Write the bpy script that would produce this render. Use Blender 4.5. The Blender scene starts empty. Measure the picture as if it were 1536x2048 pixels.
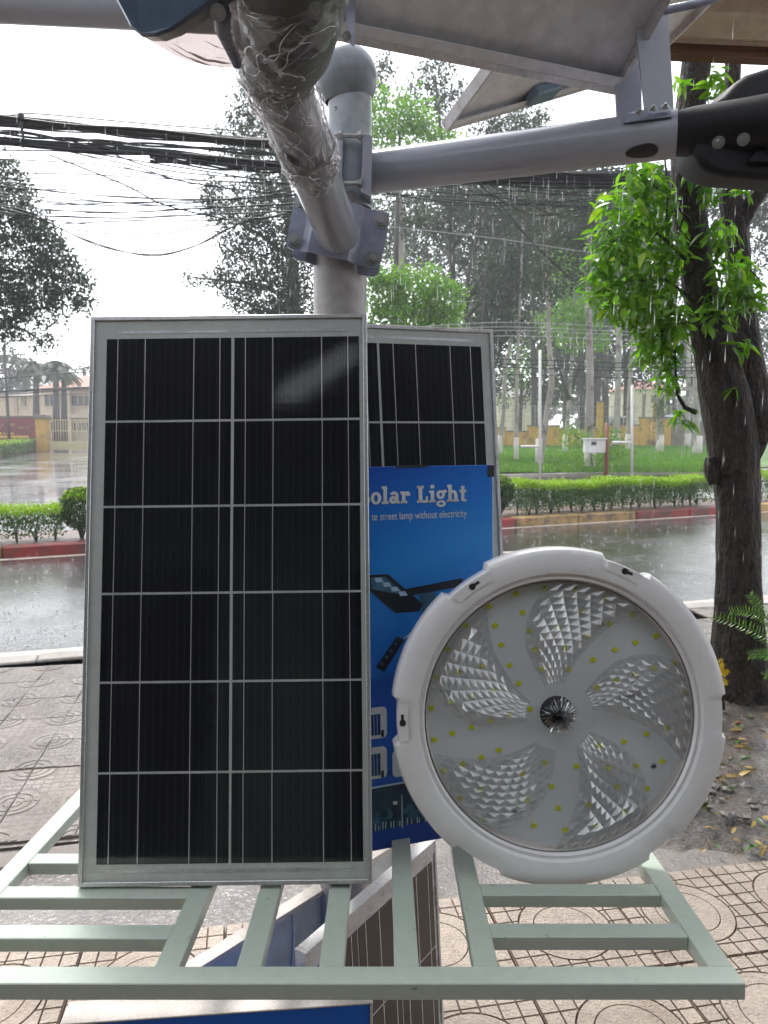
import bpy, bmesh, math, random
import numpy as np
from mathutils import Vector, Matrix

R = math.radians
rnd = random.Random(7)
rng = np.random.default_rng(11)
sc = bpy.context.scene
COL = sc.collection

# ------------------------------------------------------------------ camera, sky, sun, exposure
F = 1480.0                       # focal length in pixels of the 1536 x 2048 photograph
TH = math.atan(169.0 / F)        # camera pitched slightly down
EYE = Vector((0.0, 0.0, 1.5))
FW = Vector((0, math.cos(TH), -math.sin(TH)))
UP = Vector((0, math.sin(TH), math.cos(TH)))
RT = Vector((1, 0, 0))
cam_d = bpy.data.cameras.new('camera')
cam = bpy.data.objects.new('camera', cam_d)
COL.objects.link(cam)
cam.location = EYE
cam.rotation_euler = (math.pi / 2 - TH, 0, 0)
cam_d.sensor_fit = 'VERTICAL'
cam_d.sensor_height = 36.0
cam_d.sensor_width = 27.0
cam_d.lens = 36.0 * F / 2048.0
cam_d.clip_start = 0.02
cam_d.clip_end = 2000
cam_d.dof.use_dof = True
cam_d.dof.focus_distance = 1.45
cam_d.dof.aperture_fstop = 11.0
sc.camera = cam

SUN_EL, SUN_AZ = R(58), R(-22)   # azimuth measured from +Y (straight ahead) towards +X
world = bpy.data.worlds.new('World')
sc.world = world
world.use_nodes = True
wn = world.node_tree
wn.nodes.clear()
sky = wn.nodes.new('ShaderNodeTexSky')
sky.sky_type = 'NISHITA'
sky.sun_disc = False
sky.sun_elevation = SUN_EL
sky.sun_rotation = SUN_AZ
sky.dust_density = 1.0
sky.air_density = 1.0
hs = wn.nodes.new('ShaderNodeHueSaturation')
hs.inputs['Saturation'].default_value = 0.20
hs.inputs['Value'].default_value = 1.0
bg = wn.nodes.new('ShaderNodeBackground')
bg.inputs['Strength'].default_value = 0.15
wo = wn.nodes.new('ShaderNodeOutputWorld')
wn.links.new(sky.outputs[0], hs.inputs['Color'])
wn.links.new(hs.outputs[0], bg.inputs['Color'])
wn.links.new(bg.outputs[0], wo.inputs['Surface'])

sun_d = bpy.data.lights.new('sun', 'SUN')
sun_d.energy = 1.5
sun_d.angle = R(16)
sun_d.color = (1.0, 0.97, 0.93)
sun = bpy.data.objects.new('sun', sun_d)
COL.objects.link(sun)
sdir = Vector((math.sin(SUN_AZ) * math.cos(SUN_EL), math.cos(SUN_AZ) * math.cos(SUN_EL), math.sin(SUN_EL)))
sun.rotation_euler = (-sdir).to_track_quat('-Z', 'Y').to_euler()
sun.location = (0, 0, 30)

sc.view_settings.view_transform = 'Standard'
sc.view_settings.look = 'None'
sc.view_settings.gamma = 1.0
sc.view_settings.use_curve_mapping = False
sc.view_settings.exposure = 1.45
sc.render.engine = 'CYCLES'
sc.cycles.max_bounces = 8
sc.cycles.diffuse_bounces = 3
sc.cycles.glossy_bounces = 3
sc.cycles.transmission_bounces = 4
sc.cycles.transparent_max_bounces = 24
sc.cycles.volume_bounces = 1
sc.cycles.volume_step_rate = 4.0
sc.cycles.use_denoising = True
sc.cycles.use_adaptive_sampling = True
sc.cycles.adaptive_threshold = 0.03
sc.cycles.caustics_reflective = False
sc.cycles.caustics_refractive = False


# ------------------------------------------------------------------ picking points of the place
def ray(px, py):
    return FW + RT * ((px - 768.0) / F) - UP * ((py - 1024.0) / F)

def at(px, py, Y):
    r = ray(px, py)
    return EYE + r * (Y / r.y)

def zc(px, py, d):
    return EYE + ray(px, py) * d

def gnd(px, py, z=0.0):
    r = ray(px, py)
    return EYE + r * ((z - EYE.z) / r.z)

def on_plane(px, py, Mx):
    inv = Mx.inverted()
    o = inv @ EYE
    d = inv.to_3x3() @ ray(px, py)
    t = -o.z / d.z
    p = o + d * t
    return p.x, p.y


# ------------------------------------------------------------------ materials
def nn(t, typ, **kw):
    n = t.nodes.new(typ)
    for k, v in kw.items():
        setattr(n, k, v)
    return n

def mix_rgb(t, fac, a, b, blend='MIX'):
    n = t.nodes.new('ShaderNodeMix')
    n.data_type = 'RGBA'
    n.blend_type = blend
    for sock, v in ((n.inputs[0], fac), (n.inputs[6], a), (n.inputs[7], b)):
        if hasattr(v, 'is_output'):
            t.links.new(v, sock)
        elif isinstance(v, (int, float)):
            sock.default_value = v
        else:
            sock.default_value = (v[0], v[1], v[2], 1)
    return n.outputs[2]

def noise(t, scale, detail=4, coord=None, rough=0.55):
    n = t.nodes.new('ShaderNodeTexNoise')
    n.inputs['Scale'].default_value = scale
    n.inputs['Detail'].default_value = detail
    n.inputs['Roughness'].default_value = rough
    if coord is not None:
        t.links.new(coord, n.inputs['Vector'])
    return n.outputs['Fac']

def ramp(t, fac, a, b, ca=0.0, cb=1.0):
    n = t.nodes.new('ShaderNodeMapRange')
    n.interpolation_type = 'SMOOTHSTEP'
    t.links.new(fac, n.inputs[0])
    n.inputs[1].default_value = a
    n.inputs[2].default_value = b
    n.inputs[3].default_value = ca
    n.inputs[4].default_value = cb
    return n.outputs[0]

def M(name, col, rough=0.5, metal=0.0, col2=None, scale=6.0, bump=0.0, bscale=60.0, spec=0.5, dirt=None, dscale=3.0,
      dlo=0.5, dhi=0.75, rough2=None, rscale=4.0, fine=0.12, coat=0.0, bdist=0.01, world_co=False, coat_r=0.08, cbump=0.0, cscale=20.0, stretch=None, vary=0.0):
    m = bpy.data.materials.new(name)
    m.use_nodes = True
    t = m.node_tree
    p = t.nodes['Principled BSDF']
    if world_co:
        co = nn(t, 'ShaderNodeNewGeometry').outputs['Position']
    else:
        co = nn(t, 'ShaderNodeTexCoord').outputs['Object']
    if stretch:
        vm = nn(t, 'ShaderNodeVectorMath', operation='MULTIPLY')
        vm.inputs[1].default_value = stretch
        t.links.new(co, vm.inputs[0])
        co = vm.outputs[0]
    c2 = col2 if col2 else tuple(min(1, c * 0.8) for c in col)
    c = mix_rgb(t, ramp(t, noise(t, scale, 5, co), 0.3, 0.7), col, c2)
    if fine:
        f = ramp(t, noise(t, scale * 14, 3, co), 0.25, 0.75, 1 - fine, 1 + fine)
        cc = nn(t, 'ShaderNodeCombineColor')
        for i in range(3):
            t.links.new(f, cc.inputs[i])
        c = mix_rgb(t, 1.0, c, cc.outputs[0], 'MULTIPLY')
    if dirt:
        c = mix_rgb(t, ramp(t, noise(t, dscale, 7, co, 0.65), dlo, dhi), c, dirt)
    if vary:
        oi = nn(t, 'ShaderNodeObjectInfo')
        f = nn(t, 'ShaderNodeMapRange')
        t.links.new(oi.outputs['Random'], f.inputs[0])
        f.inputs[3].default_value = 1 - vary
        f.inputs[4].default_value = 1 + vary * 0.6
        cc = nn(t, 'ShaderNodeCombineColor')
        for i in range(3):
            t.links.new(f.outputs[0], cc.inputs[i])
        c = mix_rgb(t, 1.0, c, cc.outputs[0], 'MULTIPLY')
    t.links.new(c, p.inputs['Base Color'])
    p.inputs['Metallic'].default_value = metal
    p.inputs['Specular IOR Level'].default_value = spec
    p.inputs['Coat Weight'].default_value = coat
    p.inputs['Coat Roughness'].default_value = coat_r
    p.inputs['Coat IOR'].default_value = 1.36
    if rough2 is not None:
        t.links.new(ramp(t, noise(t, rscale, 5, co), 0.38, 0.62, rough, rough2), p.inputs['Roughness'])
    else:
        p.inputs['Roughness'].default_value = rough
    if bump:
        b = nn(t, 'ShaderNodeBump')
        b.inputs['Strength'].default_value = bump
        b.inputs['Distance'].default_value = bdist
        t.links.new(noise(t, bscale, 5, co), b.inputs['Height'])
        t.links.new(b.outputs[0], p.inputs['Normal'])
    if coat:
        # film of water: only lies in patches
        t.links.new(ramp(t, noise(t, rscale * 0.8, 5, co), 0.30, 0.60, coat * 0.35, coat), p.inputs['Coat Weight'])
        b = nn(t, 'ShaderNodeBump')
        b.inputs['Strength'].default_value = cbump
        b.inputs['Distance'].default_value = 0.01
        t.links.new(noise(t, cscale, 3, co), b.inputs['Height'])
        t.links.new(b.outputs[0], p.inputs['Coat Normal'])
    return m

def leaf_mat(name, c1, c2, trans=0.35, rough=0.4, spec=0.5):
    m = bpy.data.materials.new(name)
    m.use_nodes = True
    t = m.node_tree
    p = t.nodes['Principled BSDF']
    g = nn(t, 'ShaderNodeNewGeometry')
    oi = nn(t, 'ShaderNodeObjectInfo')
    add = nn(t, 'ShaderNodeMath', operation='ADD')
    t.links.new(g.outputs['Random Per Island'], add.inputs[0])
    t.links.new(oi.outputs['Random'], add.inputs[1])
    fr = nn(t, 'ShaderNodeMath', operation='FRACT')
    t.links.new(add.outputs[0], fr.inputs[0])
    c = mix_rgb(t, fr.outputs[0], c1, c2)
    t.links.new(c, p.inputs['Base Color'])
    p.inputs['Roughness'].default_value = rough
    p.inputs['Specular IOR Level'].default_value = spec
    tr = nn(t, 'ShaderNodeBsdfTranslucent')
    tc = mix_rgb(t, 1.0, c, (1.6, 1.7, 0.8), 'MULTIPLY')
    t.links.new(tc, tr.inputs['Color'])
    mx = nn(t, 'ShaderNodeMixShader')
    mx.inputs[0].default_value = trans
    t.links.new(p.outputs[0], mx.inputs[1])
    t.links.new(tr.outputs[0], mx.inputs[2])
    t.links.new(mx.outputs[0], t.nodes['Material Output'].inputs['Surface'])
    return m

def clear_mat(name, tint=(1, 1, 1), gloss=0.12, rough=0.08, milk=0.0, ior=1.45, bump=0.0, bscale=30.0, fres=True):
    """see-through sheet: transparent, with fresnel gloss and optional milkiness"""
    m = bpy.data.materials.new(name)
    m.use_nodes = True
    t = m.node_tree
    t.nodes.remove(t.nodes['Principled BSDF'])
    tr = nn(t, 'ShaderNodeBsdfTransparent')
    tr.inputs[0].default_value = (*tint, 1)
    gl = nn(t, 'ShaderNodeBsdfGlossy')
    gl.inputs['Roughness'].default_value = rough
    body = tr.outputs[0]
    if milk:
        df = nn(t, 'ShaderNodeBsdfDiffuse')
        df.inputs[0].default_value = (0.8, 0.8, 0.8, 1)
        tl = nn(t, 'ShaderNodeBsdfTranslucent')
        tl.inputs[0].default_value = (0.8, 0.8, 0.8, 1)
        h = nn(t, 'ShaderNodeMixShader')
        h.inputs[0].default_value = 0.5
        t.links.new(df.outputs[0], h.inputs[1])
        t.links.new(tl.outputs[0], h.inputs[2])
        k = nn(t, 'ShaderNodeMixShader')
        k.inputs[0].default_value = milk
        t.links.new(body, k.inputs[1])
        t.links.new(h.outputs[0], k.inputs[2])
        body = k.outputs[0]
    mx = nn(t, 'ShaderNodeMixShader')
    if fres:
        # reflectance that is the same from both sides of the sheet
        f0 = ((ior - 1) / (ior + 1)) ** 2
        lw = nn(t, 'ShaderNodeLayerWeight')
        lw.inputs['Blend'].default_value = 0.5
        pw = nn(t, 'ShaderNodeMath', operation='POWER')
        pw.inputs[1].default_value = 5.0
        t.links.new(lw.outputs['Facing'], pw.inputs[0])
        ad = nn(t, 'ShaderNodeMath', operation='MULTIPLY_ADD')
        ad.use_clamp = True
        ad.inputs[1].default_value = 1 - f0
        ad.inputs[2].default_value = f0 + gloss
        t.links.new(pw.outputs[0], ad.inputs[0])
        t.links.new(ad.outputs[0], mx.inputs[0])
    else:
        mx.inputs[0].default_value = gloss
    t.links.new(body, mx.inputs[1])
    t.links.new(gl.outputs[0], mx.inputs[2])
    if bump:
        co = nn(t, 'ShaderNodeTexCoord').outputs['Object']
        b = nn(t, 'ShaderNodeBump')
        b.inputs['Strength'].default_value = bump
        b.inputs['Distance'].default_value = 0.004
        t.links.new(noise(t, bscale, 5, co), b.inputs['Height'])
        t.links.new(b.outputs[0], gl.inputs['Normal'])
    t.links.new(mx.outputs[0], t.nodes['Material Output'].inputs['Surface'])
    return m


MAT = {}
MAT['pole'] = M('painted grey pole', (0.36, 0.335, 0.325), 0.36, col2=(0.31, 0.285, 0.28), scale=3, dirt=(0.33, 0.28, 0.25), dscale=6, dlo=0.56, dhi=0.8, bump=0.04)
MAT['ball'] = M('chipped pale paint', (0.38, 0.41, 0.44), 0.3, col2=(0.33, 0.37, 0.40), scale=4, dirt=(0.05, 0.045, 0.04), dscale=34, dlo=0.70, dhi=0.73)
MAT['balldark'] = M('slate grey paint', (0.24, 0.265, 0.29), 0.3, col2=(0.21, 0.235, 0.26), scale=4, dirt=(0.05, 0.045, 0.04), dscale=34, dlo=0.68, dhi=0.71)
MAT['arm'] = M('grey enamel arm', (0.35, 0.365, 0.42), 0.18, col2=(0.33, 0.345, 0.40), scale=2.5, bump=0.01, fine=0.03, dirt=(0.25, 0.25, 0.26), dscale=40, dlo=0.72, dhi=0.78)
MAT['plate'] = M('violet grey enamel', (0.30, 0.31, 0.39), 0.2, col2=(0.26, 0.28, 0.36), scale=3, spec=0.6)
MAT['bolt'] = M('galvanised bolt', (0.42, 0.42, 0.41), 0.35, 0.8, dirt=(0.12, 0.09, 0.07), dscale=50, dlo=0.6, dhi=0.8, bump=0.1, bscale=200)
MAT['alu'] = M('brushed aluminium frame', (0.62, 0.63, 0.63), 0.32, 0.75, col2=(0.55, 0.56, 0.56), scale=10, dirt=(0.3, 0.3, 0.29), dscale=12, dlo=0.6, dhi=0.85)
MAT['aluworn'] = M('dull aluminium frame', (0.58, 0.57, 0.58), 0.5, 0.3, col2=(0.48, 0.47, 0.47), scale=9, dirt=(0.22, 0.18, 0.15), dscale=20, dlo=0.5, dhi=0.8, bump=0.1)
MAT['backsheet'] = M('off white backsheet', (0.58, 0.60, 0.57), 0.5, col2=(0.53, 0.56, 0.53), scale=3, fine=0.05)
MAT['under'] = M('white panel underside', (0.68, 0.67, 0.70), 0.4, col2=(0.62, 0.61, 0.64), scale=2, dirt=(0.52, 0.48, 0.48), dscale=3, dlo=0.5, dhi=0.9, bump=0.05, bscale=12)
MAT['ribbon'] = M('solder ribbon', (0.70, 0.72, 0.74), 0.3, 0.6, fine=0.2, scale=20)
MAT['mint'] = M('mint green enamel', (0.46, 0.53, 0.445), 0.28, col2=(0.45, 0.505, 0.435), scale=3, dirt=(0.17, 0.14, 0.10), dscale=38, dlo=0.645, dhi=0.72, bump=0.03, bscale=90, fine=0.04)
MAT['black'] = M('black lamp casing', (0.007, 0.0075, 0.009), 0.55, spec=0.3, col2=(0.010, 0.010, 0.012), scale=8, bump=0.05, bscale=200)
MAT['darkcase'] = M('slate lamp casing', (0.12, 0.18, 0.27), 0.3, col2=(0.10, 0.15, 0.23), scale=5)
MAT['olive'] = M('olive grey socket', (0.13, 0.14, 0.125), 0.4, col2=(0.09, 0.10, 0.09), scale=12, bump=0.2, bscale=40)
MAT['white'] = M('white plastic', (0.80, 0.79, 0.78), 0.14, col2=(0.77, 0.76, 0.76), scale=3, fine=0.02)
MAT['dark'] = M('dark recess', (0.015, 0.015, 0.017), 0.6)
MAT['asphalt'] = M('wet asphalt', (0.050, 0.046, 0.046), 0.13, col2=(0.034, 0.032, 0.033), scale=0.7, bump=0.42, bscale=26, rough2=0.30, rscale=1.1, spec=0.62, bdist=0.006, world_co=True, coat=1.0, coat_r=0.09, cbump=0.5, cscale=22)
MAT['farroad'] = M('wet pale asphalt', (0.075, 0.066, 0.064), 0.14, col2=(0.05, 0.044, 0.044), scale=0.5, bump=0.25, bscale=14, rough2=0.32, rscale=0.6, spec=0.6, world_co=True, coat=1.0, coat_r=0.08, cbump=0.2, cscale=6)
MAT['soil'] = M('bare wet soil', (0.085, 0.066, 0.052), 0.45, col2=(0.026, 0.020, 0.017), scale=6, bump=1.0, bscale=26, rough2=0.16, rscale=7, bdist=0.05, dirt=(0.15, 0.125, 0.10), dscale=5, world_co=True, coat=0.9, coat_r=0.1, cbump=0.6, cscale=25)
MAT['concrete'] = M('wet rough concrete', (0.17, 0.145, 0.125), 0.5, col2=(0.085, 0.07, 0.06), scale=3.5, bump=0.7, bscale=75, rough2=0.2, rscale=3, bdist=0.012, dirt=(0.10, 0.075, 0.045), dscale=1.6, dlo=0.55, dhi=0.72, world_co=True, coat=1.0, coat_r=0.12, cbump=0.45, cscale=60)
MAT['pad'] = M('pebbled cream tile', (0.47, 0.385, 0.315), 0.55, col2=(0.37, 0.295, 0.235), scale=2.3, bump=1.0, bscale=110, bdist=0.012, dirt=(0.20, 0.14, 0.095), dscale=2.0, dlo=0.5, dhi=0.72, rough2=0.25, rscale=3, world_co=True, coat=0.6, coat_r=0.2, cbump=0.7, cscale=120, vary=0.22)
MAT['groove'] = M('dirty tile joint', (0.065, 0.035, 0.022), 0.6, col2=(0.11, 0.06, 0.035), scale=9, world_co=True)
MAT['oldpad'] = M('worn wet tile', (0.26, 0.215, 0.185), 0.4, col2=(0.16, 0.125, 0.10), scale=3.2, bump=1.0, bscale=42, bdist=0.022, rough2=0.14, rscale=2.2, dirt=(0.13, 0.09, 0.06), dscale=1.5, dlo=0.5, dhi=0.7, world_co=True, coat=1.0, coat_r=0.10, cbump=0.4, cscale=40, vary=0.25)
MAT['oldgroove'] = M('worn tile joint', (0.19, 0.155, 0.13), 0.4, col2=(0.12, 0.095, 0.08), scale=6, world_co=True)
MAT['kerbstone'] = M('worn kerb stone', (0.36, 0.33, 0.30), 0.45, col2=(0.28, 0.25, 0.22), scale=3, bump=0.4, dirt=(0.15, 0.12, 0.1), dscale=4, world_co=True)
MAT['red'] = M('red kerb paint', (0.33, 0.035, 0.035), 0.42, col2=(0.26, 0.04, 0.035), scale=3, dirt=(0.09, 0.06, 0.05), dscale=4, dlo=0.42, dhi=0.66, bump=0.3, world_co=True, vary=0.3)
MAT['ochre'] = M('ochre kerb paint', (0.47, 0.30, 0.11), 0.45, col2=(0.40, 0.25, 0.10), scale=3, dirt=(0.11, 0.085, 0.06), dscale=4, dlo=0.42, dhi=0.66, bump=0.3, world_co=True, vary=0.3)
MAT['line'] = M('worn white road line', (0.52, 0.46, 0.40), 0.35, col2=(0.42, 0.37, 0.32), scale=4, dirt=(0.2, 0.17, 0.15), dscale=6, world_co=True)
MAT['grass'] = M('lawn', (0.11, 0.24, 0.025), 0.6, col2=(0.07, 0.17, 0.02), scale=0.35, bump=0.8, bscale=30, bdist=0.05, dirt=(0.11, 0.13, 0.05), dscale=0.5, fine=0.35, world_co=True)
MAT['verge'] = M('trodden earth verge', (0.15, 0.10, 0.075), 0.5, col2=(0.10, 0.07, 0.055), scale=0.8, bump=0.5, bscale=9, world_co=True)
MAT['yellow'] = M('yellow ochre render', (0.55, 0.33, 0.055), 0.6, col2=(0.48, 0.28, 0.06), scale=0.8, dirt=(0.10, 0.075, 0.05), dscale=0.9, dlo=0.5, dhi=0.68, world_co=True)
MAT['coping'] = M('mossy coping', (0.13, 0.11, 0.09), 0.6, col2=(0.2, 0.17, 0.14), scale=1.5, world_co=True)
MAT['maroon'] = M('maroon sign', (0.20, 0.02, 0.035), 0.4, col2=(0.17, 0.02, 0.03), scale=0.6, world_co=True)
MAT['gold'] = M('yellow letters', (0.75, 0.52, 0.08), 0.4)
MAT['cream'] = M('cream wall', (0.62, 0.54, 0.40), 0.7, col2=(0.56, 0.48, 0.36), scale=0.3, dirt=(0.4, 0.34, 0.26), dscale=0.5, dlo=0.5, dhi=0.8, world_co=True)
MAT['roof'] = M('faded red roof tiles', (0.42, 0.17, 0.12), 0.7, col2=(0.35, 0.14, 0.10), scale=0.8, world_co=True)
MAT['pane'] = M('dark window pane', (0.03, 0.035, 0.045), 0.12)
MAT['gate'] = M('cream painted steel', (0.55, 0.48, 0.28), 0.4, col2=(0.5, 0.43, 0.25), scale=1, world_co=True)
MAT['bark'] = M('wet dark bark', (0.036, 0.024, 0.016), 0.6, spec=0.25, col2=(0.010, 0.007, 0.005), scale=20, bump=1.0, bscale=55, bdist=0.05, dirt=(0.06, 0.048, 0.035), dscale=9, dlo=0.58, dhi=0.74, rough2=0.45, rscale=6, stretch=(1, 1, 0.38))
MAT['pale_bark'] = M('pale mottled bark', (0.36, 0.33, 0.30), 0.6, col2=(0.26, 0.23, 0.21), scale=1.2, dirt=(0.10, 0.085, 0.075), dscale=2.2, dlo=0.52, dhi=0.66, world_co=True)
MAT['limewash'] = M('limewashed bark', (0.66, 0.62, 0.58), 0.6, col2=(0.52, 0.48, 0.44), scale=2, world_co=True)
MAT['dark_bark'] = M('dark tree bark', (0.07, 0.06, 0.055), 0.6, col2=(0.04, 0.035, 0.03), scale=2, world_co=True)
MAT['leaf_near'] = leaf_mat('bright wet leaf', (0.17, 0.33, 0.022), (0.055, 0.17, 0.014), 0.5, 0.2, 0.6)
MAT['leaf_lime'] = leaf_mat('lime young leaf', (0.30, 0.42, 0.03), (0.17, 0.31, 0.02), 0.4, 0.35)
MAT['leaf_hedge'] = leaf_mat('hedge leaf', (0.06, 0.14, 0.018), (0.025, 0.07, 0.012), 0.3, 0.35)
MAT['leaf_dark'] = leaf_mat('dark green crown leaf', (0.028, 0.055, 0.028), (0.016, 0.036, 0.02), 0.28, 0.45)
MAT['leaf_mid'] = leaf_mat('grey green crown leaf', (0.034, 0.058, 0.030), (0.018, 0.036, 0.02), 0.3, 0.5)
MAT['leaf_fresh'] = leaf_mat('fresh green crown leaf', (0.17, 0.32, 0.025), (0.08, 0.20, 0.018), 0.42, 0.45)
MAT['leaf_yellow'] = leaf_mat('yellowed leaf', (0.42, 0.28, 0.05), (0.10, 0.055, 0.03), 0.25, 0.4)
MAT['cable'] = M('black cable', (0.012, 0.013, 0.016), 0.4)
MAT['wire'] = M('bare grey wire', (0.35, 0.35, 0.35), 0.4)
MAT['rust'] = M('rusty red post', (0.26, 0.085, 0.05), 0.6, col2=(0.18, 0.06, 0.04), scale=5)
MAT['paintwhite'] = M('white paint', (0.72, 0.71, 0.69), 0.45, col2=(0.62, 0.60, 0.58), scale=2, dirt=(0.4, 0.36, 0.32), dscale=3, dlo=0.55, dhi=0.8)
MAT['wood'] = M('brown timber', (0.16, 0.075, 0.035), 0.5, col2=(0.11, 0.05, 0.025), scale=5, bump=0.2, bscale=20)
MAT['sheet'] = M('beige roofing sheet', (0.62, 0.55, 0.45), 0.45, col2=(0.56, 0.49, 0.40), scale=1.5, dirt=(0.42, 0.34, 0.26), dscale=2, dlo=0.5, dhi=0.8)
MAT['slate'] = M('slate blue backing film', (0.52, 0.56, 0.56), 0.4, col2=(0.48, 0.52, 0.52), scale=3)
MAT['bluebox'] = M('blue printed card', (0.003, 0.10, 0.46), 0.35, col2=(0.002, 0.075, 0.38), scale=2, fine=0.03)
MAT['jbox'] = M('blue grey junction box', (0.16, 0.24, 0.32), 0.4)
MAT['bluebox2'] = M('bright blue card', (0.006, 0.17, 0.72), 0.3, col2=(0.005, 0.14, 0.66), scale=2, fine=0.03)
MAT['navy'] = M('navy print', (0.005, 0.025, 0.16), 0.35, fine=0.02)
MAT['sky_print'] = M('azure print', (0.005, 0.19, 0.60), 0.35, col2=(0.004, 0.15, 0.53), scale=3, fine=0.02)
MAT['night'] = M('night scene print', (0.004, 0.014, 0.04), 0.35, col2=(0.01, 0.06, 0.11), scale=16, fine=0.3)
MAT['print_white'] = M('white ink', (0.66, 0.70, 0.72), 0.4, fine=0.02)
MAT['print_pale'] = M('pale blue ink', (0.40, 0.58, 0.76), 0.4, fine=0.02)
MAT['print_black'] = M('black ink', (0.006, 0.008, 0.013), 0.4, fine=0.02)
MAT['print_teal'] = M('teal ink', (0.05, 0.16, 0.24), 0.4, col2=(0.02, 0.07, 0.12), scale=30)
MAT['card'] = M('white card edge', (0.66, 0.61, 0.56), 0.6, col2=(0.52, 0.47, 0.43), scale=14, dirt=(0.33, 0.27, 0.22), dscale=20, dlo=0.55, dhi=0.8)
MAT['led'] = M('yellow phosphor chip', (0.72, 0.76, 0.0), 0.35, fine=0.05)
MAT['ledbase'] = M('chip substrate', (0.70, 0.74, 0.45), 0.4, fine=0.02)
MAT['ledplate'] = M('pale grey led board', (0.70, 0.73, 0.74), 0.4, col2=(0.67, 0.70, 0.71), scale=2, fine=0.02)
MAT['innerwall'] = M('clear plastic wall', (0.62, 0.57, 0.54), 0.2, fine=0.02)
MAT['carwhite'] = M('white car paint', (0.72, 0.72, 0.72), 0.2, coat=0.5, fine=0)
MAT['cargrey'] = M('grey car paint', (0.10, 0.11, 0.13), 0.2, coat=0.5, fine=0)
MAT['tyre'] = M('tyre rubber', (0.02, 0.02, 0.02), 0.7)
MAT['petal'] = M('yellow petals', (0.75, 0.55, 0.02), 0.5)
MAT['stone'] = M('wet stone', (0.11, 0.10, 0.09), 0.5, bump=0.5)
MAT['glass'] = clear_mat('solar glass', (0.99, 0.99, 0.99), 0.02, 0.06, ior=1.5, bump=0.016, bscale=110)
MAT['film'] = clear_mat('crinkled plastic film', (0.96, 0.93, 0.93), 0.05, 0.05, milk=0.035, ior=1.6, bump=0.8, bscale=60)
MAT['crease'] = clear_mat('film crease', (0.96, 0.94, 0.94), 0.30, 0.15, milk=0.5, ior=1.5)
MAT['filmthin'] = clear_mat('thin plastic film', (0.40, 0.34, 0.315), 0.05, 0.2, milk=0.08, ior=1.4, bump=0.8, bscale=25)
MAT['lensclear'] = clear_mat('clear lens', (0.98, 0.985, 0.985), 0.0, 0.03, milk=0.0, ior=1.35)
MAT['lensfacet'] = clear_mat('faceted lens', (0.93, 0.94, 0.95), 0.22, 0.12, milk=0.10, ior=1.5, fres=True)
MAT['burst'] = clear_mat('starburst lens', (0.6, 0.62, 0.63), 0.55, 0.05, milk=0.0)
MAT['rain'] = clear_mat('falling water', (0.98, 0.98, 0.98), 0.3, 0.1, milk=0.6)


def cell_mat():
    m = bpy.data.materials.new('monocrystalline cell')
    m.use_nodes = True
    t = m.node_tree
    p = t.nodes['Principled BSDF']
    co = nn(t, 'ShaderNodeTexCoord').outputs['Object']
    sx = nn(t, 'ShaderNodeSeparateXYZ')
    t.links.new(co, sx.inputs[0])
    mu = nn(t, 'ShaderNodeMath', operation='MULTIPLY')
    mu.inputs[1].default_value = 1 / 0.0146
    t.links.new(sx.outputs[0], mu.inputs[0])
    fr = nn(t, 'ShaderNodeMath', operation='FRACT')
    t.links.new(mu.outputs[0], fr.inputs[0])
    lt = nn(t, 'ShaderNodeMath', operation='LESS_THAN')
    lt.inputs[1].default_value = 0.075
    t.links.new(fr.outputs[0], lt.inputs[0])
    base = mix_rgb(t, noise(t, 6, 3, co), (0.0012, 0.0020, 0.0075), (0.002, 0.003, 0.009))
    c = mix_rgb(t, lt.outputs[0], base, (0.030, 0.029, 0.030))
    t.links.new(c, p.inputs['Base Color'])
    p.inputs['Roughness'].default_value = 0.45
    p.inputs['Specular IOR Level'].default_value = 0.2
    return m

MAT['cell'] = cell_mat()


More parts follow.
